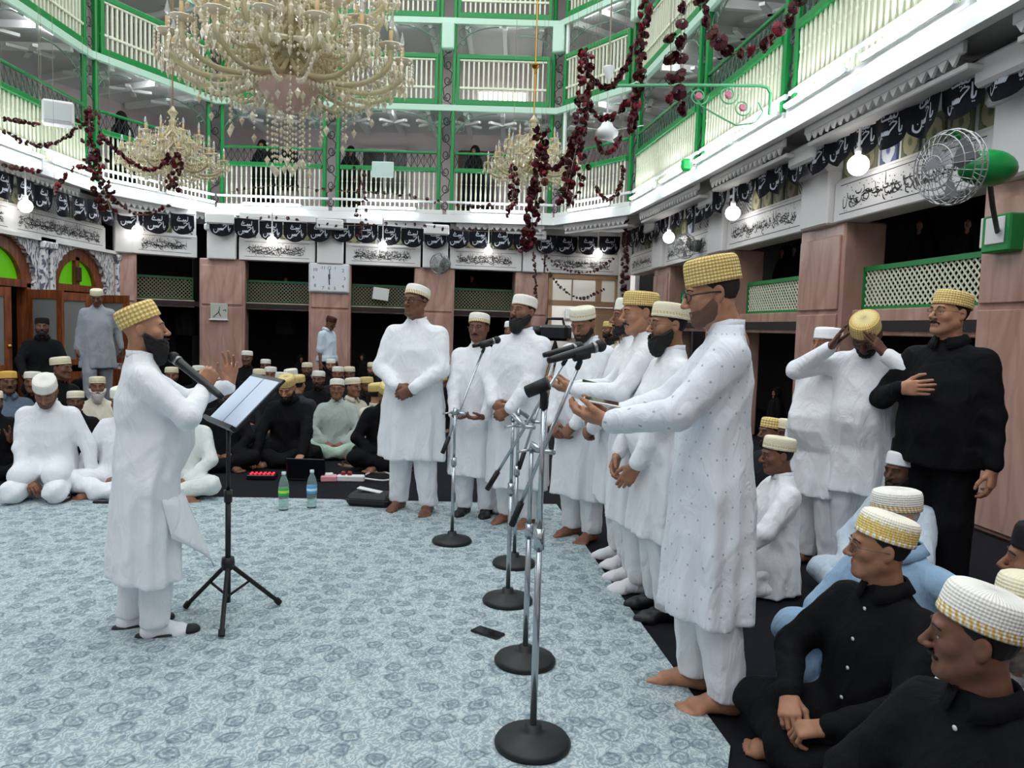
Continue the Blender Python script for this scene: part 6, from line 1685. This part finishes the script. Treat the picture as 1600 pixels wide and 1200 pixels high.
# front left
seat('kneeling man in white with bowed head and white cap at the left rug edge', 88, 614, 284, 'white', 'white', 'stubble', 'brown', 1.74, 'kneel', (((.1, .3, .86), (-.7, .5, -.5), (0, -.5, -1), 'relax', (1, -.2, 0)), SIDEF), hi=True, head=(8, 34), lean=.12, captilt=.02, at=(80, 772))
seat('man in white seated behind the lead singer, leaning on one hand', 186, 618, 270, 'white', 'white', 'short', 'brown', 1.72, 'cross', (((.36, .14, .86), (.3, .6, -.5), (0, 0, -1), 'flat', (1, -.6, .2)), 'lapR'), hi=True, head=(0, 15), at=(196, 768))
seat('man in grey blue shirt and orange cap at the left picture edge', 12, 573, 312, 'greyblue', 'orange', 'moustache', 'dusk', bottom='charcoal', collar='shirt', Y=8.0)
seat('man in black clapping at the left picture edge', -10, 604, 318, 'black', 'cream', 'short', 'dusk', arms=('clap', 'clap'), Y=7.0)
seat('young man in black with white cap looking at the camera', 51, 574, 290, 'black', 'white', None, 'brown', Y=8.2)
seat('man in black with white cap half hidden behind the young man', 75, 577, 290, 'black', 'white', 'short', 'deep', Y=8.9)
seat('man in black with a grey striped cap clapping behind the kneeling man', 118, 604, 300, 'black', 'stripe', 'moustache', 'deep', arms=('clap', 'clap'), Y=7.2)
seat('man in black with pinkish cap turned sideways near the arched door', 95, 551, 350, 'black', 'cream', None, 'dusk', ztop=1.1, zoff=.14)
seat('man in black with white cap before the arched doorway', 139, 557, 300, 'black', 'white', 'short', 'deep')
seat('old man with long white beard and cream cap behind the lead singer', 152, 582, 300, 'cream', 'cream', 'long', 'brown', hairc='white', Y=8.2)
# behind the lead singer and the music stand
seat('man in off white kurta seated just right of the lead singer', 288, 606, 275, 'offwhite', 'white', 'short', 'brown', arms=('lapR', 'lapR'), head=(0, 30))
seat('man with olive cap far behind the held microphone', 268, 568, 290, 'charcoal', 'cream', 'short', 'brown')
seat('man in a patterned cap behind the music stand', 338, 577, 300, 'black', 'stripe', 'moustache', 'brown')
seat('man in black with white cap under the raised hand', 364, 562, 300, 'black', 'white', 'short', 'deep')
seat('camera operator in black with white cap by the left pillar', 386, 543, 270, 'black', 'white', None, 'dusk', ztop=1.05, zoff=.08)
seat('man with grey cap just above the music sheet', 405, 571, 280, 'charcoal', 'cream', 'short', 'brown')
seat('man with white cap in the rear row, left one of two', 415, 557, 280, 'black', 'white', 'short', 'dusk')
seat('man with white cap in the rear row, right one of two', 423, 568, 280, 'black', 'white', 'moustache', 'brown')
seat('man in a white cap tilted over the dark seated man', 441, 576, 250, 'charcoal', 'white', 'short', 'brown')
seat('man in a grey white cap turned away in the rear', 455, 571, 60, 'darkgrey', 'white', None, 'brown')
seat('man in dark grey with yellow cap turned away', 466, 580, 80, 'darkgrey', 'gold', None, 'tan')
seat('man in black with gold cap leaning over the laptop and mixer', 449, 589, 268, 'black', 'gold', 'short', 'tan', 1.8, 'cross', (FLOOR, FLOORL), hi=True, head=(0, 26), lean=.16, collar='shirt', captilt=.08, at=(455, 722))
seat('young man in grey green kurta and white cap with glasses, hands in lap', 527, 586, 278, 'greygreen', 'white', None, 'brown', 1.7, 'cross', bottom='mint', hi=True, glasses='thin', captilt=.22)
seat('man in cream shirt and striped cap turned right', 552, 584, 325, 'cream', 'stripe', None, 'brown', collar='shirt')
seat('man with gold cap behind the cream shirt', 573, 583, 300, 'charcoal', 'gold', 'short', 'dusk')
seat('man with pale gold cap next to the tallest singer', 589, 592, 60, 'cream', 'gold', None, 'tan')
seat('man with dark patterned cap and glasses beside the tallest singer', 606, 590, 280, 'black', 'dark', 'short', 'tan', glasses='thin')
seat('crouching man in black with gold cap and hand at his chin', 596, 618, 285, 'black', 'gold', None, 'brown', 1.74, 'cross', ('lapR', CHIN), hi=True, head=(0, 30), lean=.2, at=(600, 728))
seat('man with white cap seated below the walking man in pale blue', 517, 557, 280, 'black', 'white', 'short', 'tan')
seat('man with white cap directly behind the grey green kurta', 528, 568, 280, 'charcoal', 'white', 'short', 'brown')
seat('man with a greyish cap third in the rear row', 546, 568, 280, 'black', 'cream', 'short', 'dusk')
seat('bearded man with pale cap near the black arcade opening', 582, 562, 275, 'black', 'cream', 'short', 'tan')
for i, (px, py, f_, c_) in enumerate(((310, 566, 285, 'white'), (480, 562, 280, 'cream'), (236, 574, 290, 'white'), (705, 566, 270, 'white'), (690, 580, 280, 'gold'), (350, 590, 285, 'cream'), (498, 574, 270, 'white'))):
    seat(['man with white cap between the lead singer and his raised hand', 'man with cream cap near the clock pillar foot', 'man with white cap hidden behind the lead singer', 'man with white cap between the two leftmost singers', 'man with gold cap between the two leftmost singers', 'man with cream cap hidden by the music sheet', 'man with white cap left of the grey green kurta'][i], px, py, f_, 'black', c_, 'short', 'dusk')
# right side
seat('boy in white kurta and cream cap seated beside the dotted kurta', 1222, 679, 178, 'white', 'cream', None, 'dusk', 1.55, 'kneel', ('lap2', 'lap2'), hi=True, head=(4, 6), captilt=.22, ztop=.93)
seat('man with gold lattice cap behind the seated boy', 1208, 644, 195, 'charcoal', 'goldlattice', 'short', 'dusk')
seat('man with pale cap behind the seated boy, near the pillar', 1234, 646, 200, 'darkgrey', 'cream', 'short', 'deep')
seat('dark skinned man with plain white cap between the two standing men', 1412, 694, 205, 'paleblue', 'plainwhite', 'short', 'deep')
seat('old man in blue shirt with white beard, glasses and gold edged white cap', 1412, 750, 205, 'blue', 'band', 'short', 'tan', 1.68, 'cross', ('lap2', ((-.50, .16, 1.17), (-.8, .3, -.4), (0, 0, -1), 'relax', (-.6, -.8, .3))), hi=True, hairc='white', glasses='dark', collar='shirt', head=(-14, 8), belly=.05, wide=1.1, ztop=.93, knees={1: ((.2, .36, .3), (.14, .34, .07)), -1: ((-.26, .26, .13), (.05, .3, .07))})
seat('man in black shirt with white buttons, thin glasses and embroidered gold cap', 1386, 800, 203, 'black', 'rose', None, 'olive', 1.66, 'cross', (((.1, .31, 1.06), (-.7, .6, -.3), (0, -.4, -1), 'hold', (1, -.3, -.1)), ((-.1, .32, 1.04), (.7, .6, -.3), (0, -.4, -1), 'hold', (-1, -.3, -.1))), hi=True, glasses='thin', collar='shirt', buttons=5, head=(-36, 0), captilt=.25, ztop=.9, tallcap=1.1)
seat('nearest man in black shirt with white cap and wide gold band, lower right corner', 1545, 912, 200, 'black', 'band', 'moustache', 'dusk', 1.68, 'cross', ('lap2', 'lap2'), hi=True, collar='shirt', buttons=5, head=(-46, 2), captilt=.3, ztop=.92, tallcap=1.1)
seat('man with glasses and white shirt cut off by the right picture edge', 1622, 862, 200, 'white', 'cream', 'short', 'tan', 1.7, 'cross', hi=True, hairc='grey', glasses='thin', ztop=.97)
seat('man in black turned away at the right picture edge', 1640, 812, 150, 'black', 'black', None, 'brown', ztop=.94)
# ---- veiled women in the galleries and behind the screens
M_VEIL = cloth('black_veil', (12, 11, 14), .85)
def veiled():
    g = Grid((-.34, -.25, -.02), (.34, .3, 1.66), .02)
    zz = g.Z.ravel(); a = np.interp(zz, [0, .7, 1.1, 1.28, 1.4, 1.5], [.3, .25, .23, .19, .1, .09])[None, None, :]; b = a * .72
    th = np.arctan2(g.Y, g.X)
    g.u((np.sqrt((g.X / a) ** 2 + (g.Y / b) ** 2) - 1) * b * .9 + .012 * np.sin(th * 7 + g.Z * 3)); g.cut(g.Z - 1.5); g.cut(.0 - g.Z)
    g.u(g.el((0, -.01, 1.5), (.105, .125, .14)), .05)
    g.sub(g.el((0, .13, 1.485), (.06, .06, .085)), .01)
    v = Geo(*g.mesh()).me('veil_and_robe', M_VEIL)
    f = head_geo('lean', .008).tf(Matrix.Translation((0, .01, 1.49))).me('face', skin('brown'))
    return v, f
VV, VF = veiled()
def woman(label, P, facing, sc=1.0, group=None):
    t = thing('person', label, 'person', P, math.radians(facing - 90)); t.scale = (sc,) * 3
    link('body', VF, t); link('veil_and_robe', VV, t); link('eyes_brows_and_lips', eyes_me(), t, (0, .01, 1.49))
def seen(px, py, W, back, zf, label, facing, sc):
    n_ = Vector((-math.sin(W.ang), math.cos(W.ang), 0)) * back
    p = on_wall(px, py, W.P0 + n_, W.P1 + n_); woman(label, (p.x, p.y, p.z - 1.62 * sc), facing, sc)
seen(1445, 338, WR, .85, 1.68, 'veiled woman in black behind the large cream lattice, left one', 205, .8)
seen(1522, 334, WR, .85, 1.68, 'veiled woman in black behind the large cream lattice, right one', 200, .8)
seen(1228, 384, WR, .85, 1.68, 'veiled woman in black behind the smaller right lattice, left one', 205, .8)
seen(1247, 380, WR, .95, 1.68, 'veiled woman in black behind the smaller right lattice, right one', 205, .8)
seen(1214, 606, WR, .5, 0, 'veiled woman peering out below the smaller right lattice', 200, .6)
seen(448, 430, WF, .8, 1.8, 'dim figure above the lattice left of the clock', 270, .8); seen(738, 428, WF, .8, 1.8, 'dim figure above the lattice right of the fan pillar', 270, .8); seen(290, 428, WC, .6, 1.8, 'dim figure above the corner lattice', 280, .8)
seen(566, 552, WF, .5, 0, 'veiled woman in the arcade right of the clock pillar', 270, .66); seen(470, 555, WF, .5, 0, 'veiled woman in the arcade left of the clock pillar', 300, .66)
def gal_woman(px, py, i, back, label, facing, sc=1.0):
    a, d, L, ang = seg_frame(i); nn = Vector((-d.normalized().y, d.normalized().x, 0)) * back
    p = on_wall(px, py, a + nn, a + d + nn); woman(label, (p.x, p.y, FZ[0]), facing, sc)
gal_woman(548, 250, 7, .6, 'veiled woman standing behind the far gallery railing left of the notice', 280, .93); gal_woman(742, 250, 8, .7, 'veiled woman standing at the dark gallery door', 250, 1.0); gal_woman(410, 250, 6, .8, 'veiled woman behind the bead strings of the big chandelier', 270, 1.0); gal_woman(190, 180, 5, .5, 'veiled woman bending at the left gallery corner', 90, .95)
# sandals on the carpet
def sandal(label, px, py, ang):
    P = on_z(px, py, 0); t = thing('sandal', label, 'sandal', P, ang); MB().lathe([(.0, 0), (.048, 0), (.05, .015), (.0, .018)], n=16, sy=2.6).build('sole', mat('sandal_sole', (120, 104, 84), .7), t)
    m = MB(); m.tube([(-.045, .0, .01), (-.02, .03, .05), (.02, .03, .05), (.045, 0, .01)], .012, 6); m.tube([(0, .09, .015), (0, .05, .05)], .008, 6); m.build('strap', mat('sandal_strap', (60, 48, 40), .6), t)
sandal('brown sandal beside the crouching man in black', 541, 729, .9); sandal('brown sandal near the power strip', 587, 738, 1.2)
# video camera on a tripod behind the singers
P = on_Y(868, 520, 8.2); t = thing('video_camera', 'black video camera on a tripod behind the striped cap singer', 'camera', P, 2.6)
MB().bevbox((0, 0, 0), (.34, .14, .17), .03).build('camera_body', M_PH, t); m = MB(); m.tube([(.16, 0, .01), (.3, 0, .01), (.34, 0, .01)], [.055, .06, .075], 14); m.build('lens', M_MIC, t, True); m = MB(); m.tube([(-.1, 0, .08), (-.08, 0, .15), (.1, 0, .15), (.12, 0, .08)], .016, 6); m.build('carry_handle', M_PH, t)
for j in range(3):
    a = 2 * PI * j / 3; m = MB(); m.tube([(0, 0, -.09), (.45 * math.cos(a), .45 * math.sin(a), -P.z + .01)], .014, 6); m.build('leg', M_RUB, t)
